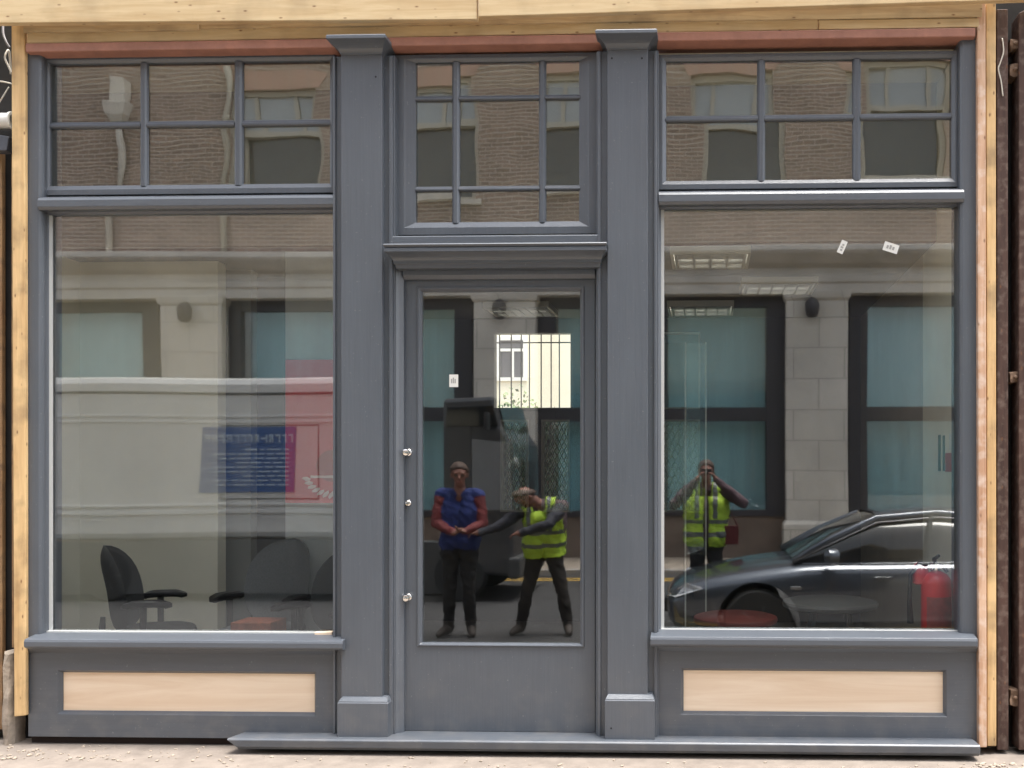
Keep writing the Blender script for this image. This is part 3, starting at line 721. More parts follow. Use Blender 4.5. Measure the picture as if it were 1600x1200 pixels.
# wall partition carrying the poster
b = B(); box(b, x0-.01, x1+.05, yy+.021, yy+.1, -.05, CE+.05); part('partition', b, M['grey_wall'], room, label='dark partition carrying the red poster')

# office chairs
def office_chair(x, y, rot, label, s=1.0, col=M['fabric']):
    t = thing('office_chair', label, 'office chair', (x, y, .02), 'office chairs behind the left window')
    m4 = Matrix.Translation((x, y, .02)) @ Matrix.Rotation(R(rot), 4, 'Z') @ Matrix.Scale(s, 4)
    def fin(b, name, m, sm=40, bev=0):
        bmesh.ops.transform(b, matrix=m4, verts=b.verts); return part(name, b, m, t, bev, sm)
    # backrest: curved rounded shell
    b = B(); nu, nv = 14, 14
    for side, dy in ((0, 0), (1, -.06)):
        for i in range(nv+1):
            for j in range(nu+1):
                tz = .5-.5*math.cos(math.pi*i/nv); a = j/nu*2-1
                w = .265*math.sqrt(max(0, 1-abs(2*tz-1)**2.8)) * (1-.06*tz)
                xx = a*w; zz = .44+.60*tz
                yy_ = -.22-.10*(tz-.3)+.10*a*a*(w/.265)+(.035*math.sin(tz*3.1))
                b.verts.new((xx, yy_+dy*(max(.1, 1-max(abs(a), abs(2*tz-1))**4)), zz))
    b.verts.ensure_lookup_table(); K = (nu+1)*(nv+1)
    for side in (0, 1):
        for i in range(nv):
            for j in range(nu):
                q = [side*K+i*(nu+1)+j, side*K+i*(nu+1)+j+1, side*K+(i+1)*(nu+1)+j+1, side*K+(i+1)*(nu+1)+j]
                b.faces.new([b.verts[k] for k in q])
    for i in range(nv):
        for j in (0, nu):
            p, q = i*(nu+1)+j, (i+1)*(nu+1)+j
            b.faces.new([b.verts[k] for k in (p, q, K+q, K+p)])
    bmesh.ops.remove_doubles(b, verts=b.verts, dist=.0008)
    bk = fin(b, 'backrest', col)
    b = B(); tube(b, [(0, -.2, .40), (0, -.28, .41), (0, -.30, .47), (0, -.295, .56)], [.022, .022, .022, .016], 8); fin(b, 'back_bracket', M['plastic'])
    # seat
    b = B()
    ls = []
    for z, k in ((.41, .86), (.425, .97), (.45, 1), (.475, .96), (.487, .8), (.49, .4)):
        ls.append([(math.copysign(abs(math.cos(a))**.55, math.cos(a))*.24*k, math.copysign(abs(math.sin(a))**.55, math.sin(a))*.235*k+.03, z-(.02*max(0, math.sin(a))**3)) for a in [2*math.pi*j/32 for j in range(32)]])
    loops(b, ls, cap0=True, cap1=True); fin(b, 'seat', col)
    for sx in (-1, 1):
        b = B()
        tube(b, [(sx*.18, .0, .42), (sx*.27, .0, .42), (sx*.285, 0, .46), (sx*.285, 0, .66)], [.018, .018, .02, .022], 8)
        fin(b, 'arm_post', M['plastic'])
        b = B(); ls = []
        for z, k in ((.655, .75), (.665, 1), (.685, 1), (.695, .8)):
            ls.append([(sx*.285+math.copysign(abs(math.cos(a))**.8, math.cos(a))*.045*k, math.copysign(abs(math.sin(a))**.7, math.sin(a))*.15*k+.02, z-.02*abs(math.sin(a))**4) for a in [2*math.pi*j/24 for j in range(24)]])
        loops(b, ls, cap0=True, cap1=True); fin(b, 'armrest', M['plastic'])
    b = B(); tube(b, [(0, .02, .08), (0, .02, .25), (0, .02, .251), (0, .02, .42)], [.03, .03, .018, .018], 12); fin(b, 'column', M['plastic'])
    b = B()
    for k in range(5):
        a = k*2*math.pi/5; tube(b, [(0, .02, .1), (.15*math.cos(a), .02+.15*math.sin(a), .09), (.3*math.cos(a), .02+.3*math.sin(a), .06)], [.03, .024, .016], 8)
        lathe(b, (.3*math.cos(a), .02+.3*math.sin(a), .028), [(.02, -.022), (.028, -.015), (.028, .015), (.02, .022)], 12, 'x')
    fin(b, 'base', M['plastic'])
xA = px(238, 1.0)
office_chair(xA, 1.0, -70, 'charcoal office chair turned sideways at the left of the left window', .98)
office_chair(px(414, 1.02), 1.02, 165, 'grey office chair standing behind, its round back facing the glass', 1.0, M['fabric_grey'])
office_chair(px(505, .62), .62, 150, 'charcoal office chair nearest the door, partly hidden by the pilaster', .98)
# carton and wedge
b = B(); pbox(b, 360, 973, 423, 1010, .5, .72); single('carton', 'orange brown carton on the floor below the left window edge', 'carton', b, M['orange'], bevel=.004)
b = B(); yg = .02; x0, x1 = px(493, yg), px(520, yg); z0 = pz(505, 996, .01)
loops(b, [[(x0, .008, z0+.004), (x0, .036, z0+.004), (x0, .036, z0+.03), (x0, .008, z0+.026)], [(x1, .008, z0+.004), (x1, .036, z0+.004), (x1, .036, z0+.034), (x1, .008, z0+.03)]], cap0=True, cap1=True)
single('wood_wedge', 'small pale wooden wedge lying on the left window ledge', 'wedge', b, M['ply'], bevel=.001)

# round topped stools
def stool(u0, u1, v, Y, m, label):
    x = (px(u0, Y)+px(u1, Y))/2; r = (px(u1, Y)-px(u0, Y))/2; z = pz((u0+u1)/2, v, Y)
    t = thing('stool', label, 'stool', (x, Y, .02), 'round topped stools behind the right window')
    b = B(); lathe(b, (x, Y, z), [(r*.9, -.05), (r*.98, -.04), (r, -.02), (r*.98, -.005), (r*.85, .006), (r*.4, .012), (0, .013)], 40); part('seat', b, m, t, smooth=40)
    for k in range(4):
        a = R(45+90*k); b = B(); tube(b, [(x+r*.5*math.cos(a), Y+r*.5*math.sin(a), z-.05), (x+r*.8*math.cos(a), Y+r*.8*math.sin(a), .021)], .013, 8); part('leg', b, M['steelgrey'], t, smooth=True)
    b = B(); lathe(b, (x, Y, .25), [(r*.66, -.008), (r*.68, 0), (r*.66, .008), (r*.64, 0), (r*.66, -.008)], 32); part('foot_ring', b, M['steelgrey'], t, smooth=True)
stool(1083, 1215, 962, .75, M['redtop'], 'round stool with a red seat behind the right window')
stool(1222, 1372, 938, 1.25, M['greytop'], 'round stool with a grey seat behind the right window')

# fire extinguisher on the side wall
yE = .36; xE = px(1463, yE); r = .088; zt = pz(1466, 893, yE); zb = zt-.5
t = thing('fire_extinguisher', 'red fire extinguisher with black hose at the right end of the window', 'extinguisher', (xE, yE, zb))
b = B(); lathe(b, (xE, yE, zb), [(r*.8, 0), (r, .015), (r, .43), (r*.93, .46), (r*.7, .485), (r*.4, .5), (.022, .505), (.022, .52)], 32); part('cylinder', b, M['ext_red'], t, smooth=40)
b = B(); 
ls = [[(xE+(r+.0012)*math.sin(a), yE-(r+.0012)*math.cos(a), z) for a in [R(-50+j*6.5) for j in range(17)]] for z in (zb+.14, zb+.36)]
loops(b, ls, closed=False); part('label', b, M['ext_label'], t)
b = B(); lathe(b, (xE, yE, zt+.0), [(.024, .0), (.03, .01), (.03, .04), (.02, .055)], 16); part('valve', b, M['chrome'], t, smooth=40)
b = B(); tube(b, [(xE-.01, yE-.01, zt+.05), (xE-.02, yE-.03, zt+.075), (xE-.01, yE-.1, zt+.1)], [.014, .012, .01], 8); tube(b, [(xE, yE-.01, zt+.04), (xE+.03, yE-.03, zt+.035), (xE+.055, yE-.04, zt+.0)], [.014, .012, .01], 8); part('lever', b, M['plastic'], t, smooth=True)
b = B(); lathe(b, (xE-.04, yE-.02, zt+.03), [(.022, 0), (.026, .006), (.024, .012)], 14, 'x'); part('gauge', b, M['redtop'], t)
b = B(); tube(b, [(xE-.03, yE, zt+.04), (xE-.1, yE-.01, zt+.05), (xE-.15, yE, zt-.02), (xE-.155, yE, zt-.16), (xE-.15, yE, zt-.3)], [.012, .012, .012, .014, .02], 10); part('hose', b, M['plastic'], t, smooth=True)
b = B(); box(b, xE+r*.6, xr-.001, yE-.03, yE+.03, zb+.36, zb+.4); part('bracket', b, M['plastic'], t)
b = B(); lathe(b, (xE-.085, yE+.03, zt-.02), [(.03, -.06), (.045, -.05), (.05, 0), (.045, .05), (.02, .07)], 18); part('red_cap', b, M['ext_red'], t, smooth=40)

# ------------------------------------------------------------------ REAR YARD seen through the barred window
yh = thing('yard_house', 'pale cream rendered house in daylight seen through the barred rear window', 'house', (-4, 8, 0))
b = B(); box(b, -12, 5, 8.5, 9, -.6, 9); part('wall', b, mat('cream_render', (.86, .81, .64), .9, var=.04, scale=2), yh)
YH = 8.5
wxs = (px(782, YH), px(818, YH)); wzs = (pz(800, 590, YH), pz(800, 532, YH))
b = B(); x0, x1 = wxs; z0, z1 = wzs
frame(b, x0-.05, x1+.05, z0-.05, z1+.05, x0, x1, z0, z1, [(0, YH), (0, YH-.03), (1, YH-.03), (1, YH)]); box(b, x0, x1, YH-.032, YH-.002, z1-.16, z1-.12); box(b, x0+.16, x0+.2, YH-.034, YH-.002, z0, z1-.16)
w = part('window', b, M['white'], yh)
b = B(); box(b, x0, x1, YH-.012, YH-.004, z0, z1); part('pane', b, mat('dark_window', (.10, .10, .11), .2), w)
M['leaf'] = mat('leaf', (.10, .14, .045), .6, var=.4, scale=3)
M['bark'] = mat('bark', (.12, .08, .05), .9, var=.3)
sh = thing('shrub', 'green shrub growing behind the barred rear window', 'shrub', (px(815, 7), 7, -.5))
b = B(); cx = px(808, 7); 
for k in range(9):
    a = random.random()*6.28; tube(b, [(cx, 7, -.5), (cx+.3*math.cos(a), 7+.3*math.sin(a), 1.2), (cx+.5*math.cos(a), 7+.4*math.sin(a), 2.2+random.random()*.5)], [.03, .018, .005], 5)
part('stems', b, M['bark'], sh)
b = B()
for k in range(2600):
    a = random.random()*6.28; q = random.random()**.5
    c = Vector((cx+q*.55*math.cos(a), 7+q*.5*math.sin(a), .6+random.random()*2.15*(1-.35*q)))
    e1 = Vector([random.gauss(0, 1) for _ in range(3)]).normalized()*.035; e2 = e1.orthogonal().normalized()*.02
    b.faces.new([b.verts.new(c+e) for e in (e1, e2, -e1, -e2)])
part('foliage', b, M['leaf'], sh)
b = B(); box(b, -12, 5, YB+.2, 8.4, -.7, -.5); struct('yard_ground', b, M['concrete'])

# ------------------------------------------------------------------ STREET BEHIND THE CAMERA, mirrored in the glass
LO = L_OPP; YO = -LO
M['stone'] = mat('portland_stone', (.56, .53, .48), .85, var=.2, scale=1.2, bump=.3, bscale=30)
M['stone_block'] = brick('stone_blocks', (.62, .585, .53), (.55, .52, .465), (.36, .34, .3), w=.9, h=.55)
M['stone_dark'] = mat('weathered_stone_base', (.16, .12, .095), .85, var=.25, scale=2)
M['brick'] = brick('brown_brick', (.30, .215, .175), (.21, .15, .122), (.43, .38, .33))
M['lintel'] = brick('pink_soldier_brick', (.46, .30, .24), (.42, .26, .21), (.36, .31, .27), w=.34, h=.5)
M['bronze'] = mat('dark_window_frame', (.035, .032, .038), .5)
M['teal'] = mat('teal_blind', (.32, .56, .63), .6, var=.22, scale=1.2, stretch=(5, 1, .15))
M['teal2'] = mat('pale_teal_blind', (.42, .64, .68), .6, var=.2, scale=1.0, stretch=(6, 1, .12))
M['sash'] = mat('cream_sash_paint', (.44, .42, .36), .6)
M['upper_pane'] = mat('upper_pane', (.34, .38, .40), .08, coat=.8, var=.1, scale=.8)
M['lower_pane'] = mat('lower_pane', (.06, .065, .065), .06, coat=.4, var=.25, scale=1.2)
M['street_glass'] = glass('street_glass', .06, tint=(.92, .96, .96))
ob = thing('office_building', 'brown brick and pale stone building mirrored across the street', 'building', (-4, YO, -.1))
pil = [300+488.5*k for k in range(-5, 5)]; hwp = 47
def wpos(v, L=LO): return rz(900, v, L)
zo0, zo1 = wpos(806), wpos(463)         # opening
# ground floor: base, windows between stone pilasters
b = B(); box(b, rx(pil[0], LO), rx(pil[-1], LO), YO-.35, YO-.05, -.3, zo0); part('base_wall', b, M['stone_dark'], ob)
b = B(); box(b, rx(pil[0], LO), rx(pil[-1], LO), YO-3, YO-2.9, -.3, zo1+3); part('inner_wall', b, M['bronze'], ob)
for k, u in enumerate(pil):
    b = B(); x0, x1 = rx(u-hwp, LO-.25), rx(u+hwp, LO-.25)
    box(b, x0, x1, YO-.3, YO+.25, -.3, wpos(478)); stack(b, x0, x1, YO-.3, [(wpos(478), .0, YO+.25), (wpos(474), .04, YO+.29), (wpos(466), .06, YO+.31), (wpos(463), .06, YO+.31)])
    stack(b, x0, x1, YO-.3, [(-.3, .06, YO+.32), (.55, .06, YO+.32), (.62, .0, YO+.25)])
    part('stone_pilaster', b, M['stone_block'], ob, bevel=.015)
for a, c in zip(pil, pil[1:]):
    u0, u1 = a+hwp+2, c-hwp-2; um = (u0+u1)/2
    x0, x1 = rx(u0, LO), rx(u1, LO)
    b = B(); fw = .33
    box(b, x0, x0+fw, YO-.15, YO, zo0, zo1); box(b, x1-fw, x1, YO-.15, YO, zo0, zo1); xm = (x0+x1)/2
    box(b, xm-.14, xm+.14, YO-.15, YO-.01, zo0, zo1)
    for q0, q1 in ((x0+fw, xm-.14), (xm+.14, x1-fw)):
        box(b, q0, q1, YO-.14, YO-.012, zo0, zo0+.12); box(b, q0, q1, YO-.14, YO-.012, zo1-.25, zo1); box(b, q0, q1, YO-.14, YO-.012, wpos(657), wpos(636))
    w = part('ground_floor_window', b, M['bronze'], ob, bevel=.01)
    b = B(); box(b, x0+fw, x1-fw, YO-.1, YO-.09, zo0+.1, zo1-.2); part('pane', b, M['street_glass'], w)
    b = B()
    for n_, (q0, q1) in enumerate(((x0+fw, xm-.14), (xm+.14, x1-fw))):
        box(b, q0, q1, YO-.5, YO-.47, zo0, zo1, n_ % 2); nb = 5
    part('blind', b, [M['teal'], M['teal2']], w)
# entablature
b = B(); x0, x1 = rx(pil[0], LO), rx(pil[-1], LO)
z = [wpos(v, LO-.3) for v in (463, 448, 446, 436, 433, 424, 420, 408, 404, 396)]
extr_x(b, [(YO-.3, z[0]), (YO+.28, z[0]), (YO+.28, z[1]), (YO+.32, z[2]), (YO+.32, z[3]), (YO+.26, z[4]), (YO+.26, z[5]), (YO+.42, z[6]), (YO+.62, z[7]), (YO+.66, z[8]), (YO+.66, z[9]), (YO-.3, z[9]+.05)], x0, x1)
part('entablature', b, M['stone'], ob, bevel=.01)
ze = z[9]+.02
# brick storey with sash windows
wins = [1156+245*k for k in range(-9, 5) if k not in (-4,)]
wz0, wz1 = wpos(296), wpos(118); hw = 66
b = B(); ztop = wz1+3.2
edges = [x0]+[e for u in wins for e in (rx(u-hw, LO), rx(u+hw, LO))]+[x1]
for i in range(0, len(edges), 2): box(b, edges[i], edges[i+1], YO-.35, YO, wz0, wz1)
box(b, x0, x1, YO-.35, YO, ze, wz0); box(b, x0, x1, YO-.35, YO, wz1, ztop)
bmesh.ops.remove_doubles(b, verts=b.verts, dist=1e-5)
part('brick_wall', b, M['brick'], ob)
b = B(); box(b, x0, x1, YO-.4, YO+.15, ztop, ztop+.35); part('parapet_coping', b, M['stone'], ob)
for u in wins:
    a, c = rx(u-hw, LO), rx(u+hw, LO); zm = wpos(188); zl = wpos(93)
    b = B(); frame(b, a, c, wz0, wz1, a+.09, c-.09, wz0+.09, wz1-.09, [(0, YO-.3), (0, YO-.1), (1, YO-.1), (1, YO-.3)])
    box(b, a+.09, c-.09, YO-.22, YO-.11, zm-.05, zm+.05)
    for f_ in (.27, .76): xx = a+(c-a)*f_; box(b, xx-.035, xx+.035, YO-.2, YO-.13, zm+.05, wz1-.09)
    w = part('sash_window', b, M['sash'], ob)
    b = B(); box(b, a+.05, c-.05, YO-.2, YO-.17, zm, wz1-.05); box(b, a+.05, c-.05, YO-.24, YO-.21, wz0+.05, zm, 1); part('pane', b, [M['upper_pane'], M['lower_pane']], w)
    b = B(); box(b, a-.12, c+.12, YO-.1, YO+.1, wz0-.1, wz0-.002); part('sill', b, M['stone'], w, bevel=.01)
    b = B(); prism(b, [(a-.06, wz1+.002), (c+.06, wz1+.002), (c+.22, zl), (a-.22, zl)], YO-.1, YO+.012); part('lintel', b, M['lintel'], w)
# wall lights, hopper and pipe
for u in (300, 788.5, 1277):
    x, zz = rx(u-8, LO-.4), wpos(487, LO-.4); t = thing('wall_light', {300: 'dark wall light on the pilaster mirrored in the left window', 788.5: 'dark wall light on the pilaster mirrored in the door', 1277: 'dark wall light on the pilaster mirrored in the right window'}[u], 'wall light', (x, YO+.25, zz), 'wall lights on the stone pilasters')
    b = B(); lathe(b, (x, YO+.42, zz), [(.07, -.16), (.11, -.1), (.13, .08), (.09, .16), (.03, .2)], 16); part('lantern', b, M['bronze'], t, smooth=40)
    b = B(); tube(b, [(x, YO+.25, zz+.05), (x, YO+.34, zz+.22), (x, YO+.42, zz+.18)], .02, 8); part('bracket', b, M['bronze'], t)
t = thing('rain_hopper', 'pale stepped rainwater hopper mirrored in the top left small window', 'hopper', (rx(167, LO-.2), YO, 6))
b = B(); xx = rx(166, LO-.2)
stack(b, xx-.12, xx+.12, YO, [(wpos(185), .0, YO+.2), (wpos(170), .06, YO+.28), (wpos(148), .08, YO+.3), (wpos(146), .0, YO+.2), (wpos(112), .0, YO+.2)]); part('box', b, M['stone'], t, bevel=.01)
b = B(); tube(b, [(xx, YO+.1, wpos(185)), (xx, YO+.1, wpos(230)), (xx, YO+.1, wpos(396))], .06, 10); part('downpipe', b, M['stone'], t, smooth=True)
t = thing('downpipe', 'pale downpipe on the brick mirrored in the middle of the left small windows', 'downpipe', (rx(352, LO-.1), YO, 4))
b = B(); xx = rx(350, LO-.1); tube(b, [(xx, YO+.08, ze), (xx, YO+.08, ztop)], .05, 10); part('pipe', b, M['sash'], t, smooth=True)
for zz in (ze+.8, ze+2.6, ze+4.4):
    b = B(); lathe(b, (xx, YO+.08, zz), [(.062, -.04), (.068, 0), (.062, .04)], 12); part('collar', b, M['sash'], t)

# ---- white van
M['vanwhite'] = mat('white_van_paint', (.46, .47, .47), .3, coat=.5, var=.08, scale=1)
M['navy_paint'] = mat('navy_cab_paint', (.035, .037, .042), .35, coat=.4)
M['rubber'] = mat('tyre_rubber', (.02, .02, .02), .85)
M['rimgrey'] = mat('dusty_rim', (.05, .05, .052), .7)
M['blackglass'] = mat('dark_vehicle_glass', (.012, .013, .014), .05, coat=.6)
M['blue'] = mat('blue_sign', (.018, .07, .22), .5)
M['trim'] = mat('grey_trim', (.05, .05, .05), .5)
LV = 7.3
def vz(v): return rz(480, v, LV)
def vx(u): return rx(u, LV)
XR_, XF = vx(52), vx(803); YV = -LV
van = thing('white_lorry', 'white box lorry with a blue sign on its side, mirrored in the left window', 'lorry', ((XR_+XF)/2, YV-1, ROAD))
b = B()
prism(b, [(XR_, ROAD+.84), (XR_, vz(590)), (vx(556), vz(588)), (vx(556), ROAD+.84)], YV-2.0, YV)
part('box_body', b, M['vanwhite'], van, bevel=.09)
b = B(); prism(b, [(vx(690), ROAD+.4), (vx(694), vz(624)), (vx(772), vz(620)), (vx(782), vz(664)), (vx(800), vz(690)), (XF, vz(790)), (vx(801), ROAD+.35)], YV-1.9, YV-.02)
part('cab', b, M['navy_paint'], van, bevel=.05)
b = B(); prism(b, [(vx(738), vz(795)), (vx(738), vz(684)), (vx(796), vz(690)), (vx(800), vz(795))], YV-.03, YV-.006); part('wing', b, mat('grey_cab_wing', (.16, .165, .17), .4, coat=.3, var=.1), van, bevel=.004)
b = B(); prism(b, [(vx(693), vz(785)), (vx(699), vz(640)), (vx(737), vz(640)), (vx(737), vz(785))], YV-.03, YV-.008); part('cab_door', b, M['navy_paint'], van, bevel=.004)
b = B(); box(b, XR_+.05, vx(690), YV-.06, YV-.02, ROAD+.1, ROAD+.82); part('side_skirt', b, M['trim'], van, bevel=.01)
b = B(); box(b, XR_+.2, vx(780), YV-1.4, YV-.6, ROAD+.5, ROAD+.74); part('chassis', b, M['trim'], van)
for v0, v1, d in ((612, 616, .012), (648, 652, .01), (657, 661, .01), (788, 792, .018), (798, 804, .02)):
    b = B(); box(b, XR_+.12, vx(550), YV-.02, YV+d, vz(v1), vz(v0)); part('side_moulding', b, M['vanwhite'] if v0 not in (612,) else M['trim'], van, bevel=.004)
for u0, u1, v0, v1 in ((345, 500, 664, 782),):
    b = B(); ring(b, vx(u0), vx(u1), vz(v1), vz(v0), [(0, YV-.01), (0, YV+.004), (.015, YV+.004), (.015, YV-.01)]); part('panel_seam', b, M['trim'], van)
b = B(); prism(b, [(vx(312), vz(771)), (vx(461), vz(771)), (vx(464), vz(667)), (vx(317), vz(667))], YV+.002, YV+.012); sg = part('blue_sign', b, M['blue'], van)
b = B(); rs = random.Random(3)
x = vx(459)
while x > vx(326):                       # sign reads from the far side: marks laid out in reading order
    w_ = rs.uniform(.05, .085); h0, h1 = vz(692), vz(679)
    kind = rs.randrange(3)
    box(b, x-.018, x, YV+.013, YV+.016, h0, h1)
    if kind != 1: box(b, x-w_, x-.02, YV+.013, YV+.016, h1-.025, h1)
    if kind != 2: box(b, x-w_, x-.02, YV+.013, YV+.016, (h0+h1)/2-.012, (h0+h1)/2+.012)
    if kind == 0: box(b, x-w_, x-w_+.02, YV+.013, YV+.016, h0, h1-.027)
    x -= w_+.03
for k in range(9):
    v = 702+k*7; x = vx(453)
    while x > vx(345 if k % 3 else 385):
        w_ = rs.uniform(.05, .2); box(b, x-w_, x, YV+.013, YV+.016, vz(v+2.2), vz(v)); x -= w_+.035
part('sign_lettering', b, mat('pale_blue_lettering', (.33, .4, .5), .6), sg)
b = B(); prism(b, [(vx(698), vz(666)), (vx(778), vz(664)), (vx(771), vz(634)), (vx(702), vz(637))], YV-.03, YV+.004); part('cab_window', b, M['blackglass'], van, bevel=.004)
b = B(); loops(b, [[(vx(772), y, vz(626)), (vx(783), y, vz(666)), (vx(786), y, vz(666)), (vx(775), y, vz(626))] for y in (YV-1.85, YV-.15)], cap0=True, cap1=True); part('windscreen', b, M['blackglass'], van)
b = B(); box(b, vx(793), XF+.08, YV-1.95, YV+.01, ROAD+.32, ROAD+.62); part('bumper', b, M['trim'], van, bevel=.04)
b = B(); blob(b, (vx(799), YV-.2, vz(720)), (.07, .12, .09)); part('headlight', b, mat('headlight_lens', (.14, .15, .15), .1, coat=.5), van, smooth=True)
b = B(); tube(b, [(vx(765), YV, vz(662)), (vx(768), YV+.18, vz(660))], .02, 6); box(b, vx(764), vx(770), YV+.12, YV+.28, vz(672), vz(646)); part('wing_mirror', b, M['plastic'], van, bevel=.01)
b = B(); box(b, vx(792)+.05, XF+.03, YV-1.4, YV-.6, vz(770), vz(715)); part('grille', b, M['plastic'], van, bevel=.01)
def wheel(par, x, y, r, w):
    b = B(); lathe(b, (x, y, ROAD+r), [(r*.6, -w/2), (r*.93, -w/2), (r, -w*.35), (r, w*.35), (r*.93, w/2), (r*.6, w/2)], 32, 'y'); t_ = part('tyre', b, M['rubber'], par, smooth=40)
    b = B(); lathe(b, (x, y, ROAD+r), [(r*.62, -w*.4), (r*.62, w*.42), (r*.55, w*.46), (r*.5, w*.3), (r*.2, w*.36), (.0, w*.4)], 32, 'y')
    for k in range(5):
        a = k*2*math.pi/5; tube(b, [(x+r*.15*math.cos(a), y+w*.38, ROAD+r+r*.15*math.sin(a)), (x+r*.57*math.cos(a), y+w*.42, ROAD+r+r*.57*math.sin(a))], r*.08, 6)
    part('rim', b, M['rimgrey'], t_, smooth=40)
for x in (vx(170), vx(716)):
    wheel(van, x, YV-.13, .36, .24); wheel(van, x, YV-1.87, .36, .24)

# ---- black car
M['blackpaint'] = mat('black_car_paint', (.075, .088, .11), .28, coat=1.0, metal=.55)
XC0, YC = -.40, -3.65-.89
car = thing('black_car', 'glossy black saloon car mirrored in the right window', 'car', (XC0+2.25, YC, ROAD))
def C3(x, y, z): return (XC0+x, YC+y, ROAD+z)
b = B()
st = [(0.0, .52, .34, .50, .54), (.04, .68, .24, .57, .61), (.16, .78, .20, .66, .69), (.45, .85, .19, .735, .785), (.9, .88, .19, .81, .875), (1.3, .89, .19, .875, .935),
      (1.7, .892, .19, .895, .94), (2.6, .895, .19, .905, .94), (3.4, .893, .2, .925, .955), (4.0, .88, .21, .945, .99), (4.35, .83, .24, .945, .99), (4.5, .74, .34, .84, .88), (4.53, .6, .42, .7, .72)]
ls = []
for x, hw_, zb_, zs_, zt_ in st:
    h = [(0, zb_), (hw_*.8, zb_), (hw_*.95, zb_+.06), (hw_*.985, zb_+(zs_-zb_)*.4), (hw_, zb_+(zs_-zb_)*.68), (hw_*.985, zs_-.075), (hw_*.90, zs_+.0), (hw_*.78, zs_+(zt_-zs_)*.6), (hw_*.45, zt_), (0, zt_+.004)]
    ls.append([C3(x, y, z) for y, z in h]+[C3(x, -y, z) for y, z in h[-2:0:-1]])
loops(b, ls, cap0=True, cap1=True)
bmesh.ops.recalc_face_normals(b, faces=b.faces)
me = bpy.data.meshes.new('tmp'); b.to_mesh(me); b.free(); tmp = bpy.data.objects.new('tmp', me); COL.objects.link(tmp)
s_ = tmp.modifiers.new('s', 'SUBSURF'); s_.levels = 2; s_.render_levels = 2
b = B()
for x in (.88, 3.55): lathe(b, C3(x, 0, .33), [(.385, -1.2), (.385, 1.2)], 40, 'y')
# keep the middle of the car solid
me2 = bpy.data.meshes.new('tmp2'); bmesh.ops.recalc_face_normals(b, faces=b.faces); b.to_mesh(me2); b.free(); cut = bpy.data.objects.new('tmp2', me2); COL.objects.link(cut)
bo = tmp.modifiers.new('b', 'BOOLEAN'); bo.object = cut; bo.solver = 'EXACT'
bpy.context.view_layer.update()
dg = bpy.context.evaluated_depsgraph_get()
res = bpy.data.meshes.new_from_object(tmp.evaluated_get(dg))
b = B(); b.from_mesh(res)
bpy.data.objects.remove(tmp); bpy.data.objects.remove(cut)
part('body', b, M['blackpaint'], car, smooth=35)
# cabin glass
b = B(); ls = []
cs = [(1.22, .935, .74, .72), (1.6, 1.17, .77, .66), (2.02, 1.36, .79, .585), (2.6, 1.415, .80, .58), (3.25, 1.37, .79, .575), (3.7, 1.19, .77, .63), (4.02, .985, .73, .69)]
for x, zr, hb, ht in cs:
    h = [(hb, .88), ((hb+ht)/2+.02, (.88+zr)/2), (ht, max(zr-.05, .885)), (ht*.7, zr-.008), (0, zr)]
    ls.append([C3(x, y, z) for y, z in h]+[C3(x, -y, z) for y, z in h[-2::-1]])
loops(b, ls, closed=False)
part('cabin_glass', b, M['blackglass'], car, smooth=50)
b = B(); ls = []
for x, zr, hb, ht in cs[2:5]:
    ls.append([C3(x, y, z) for y, z in ((ht+.012, zr-.055), (ht*.95, zr-.02), (ht*.7, zr+.004), (0, zr+.012), (-ht*.7, zr+.004), (-ht*.95, zr-.02), (-ht-.012, zr-.055))])
loops(b, ls, closed=False); part('roof', b, M['blackpaint'], car, smooth=True)
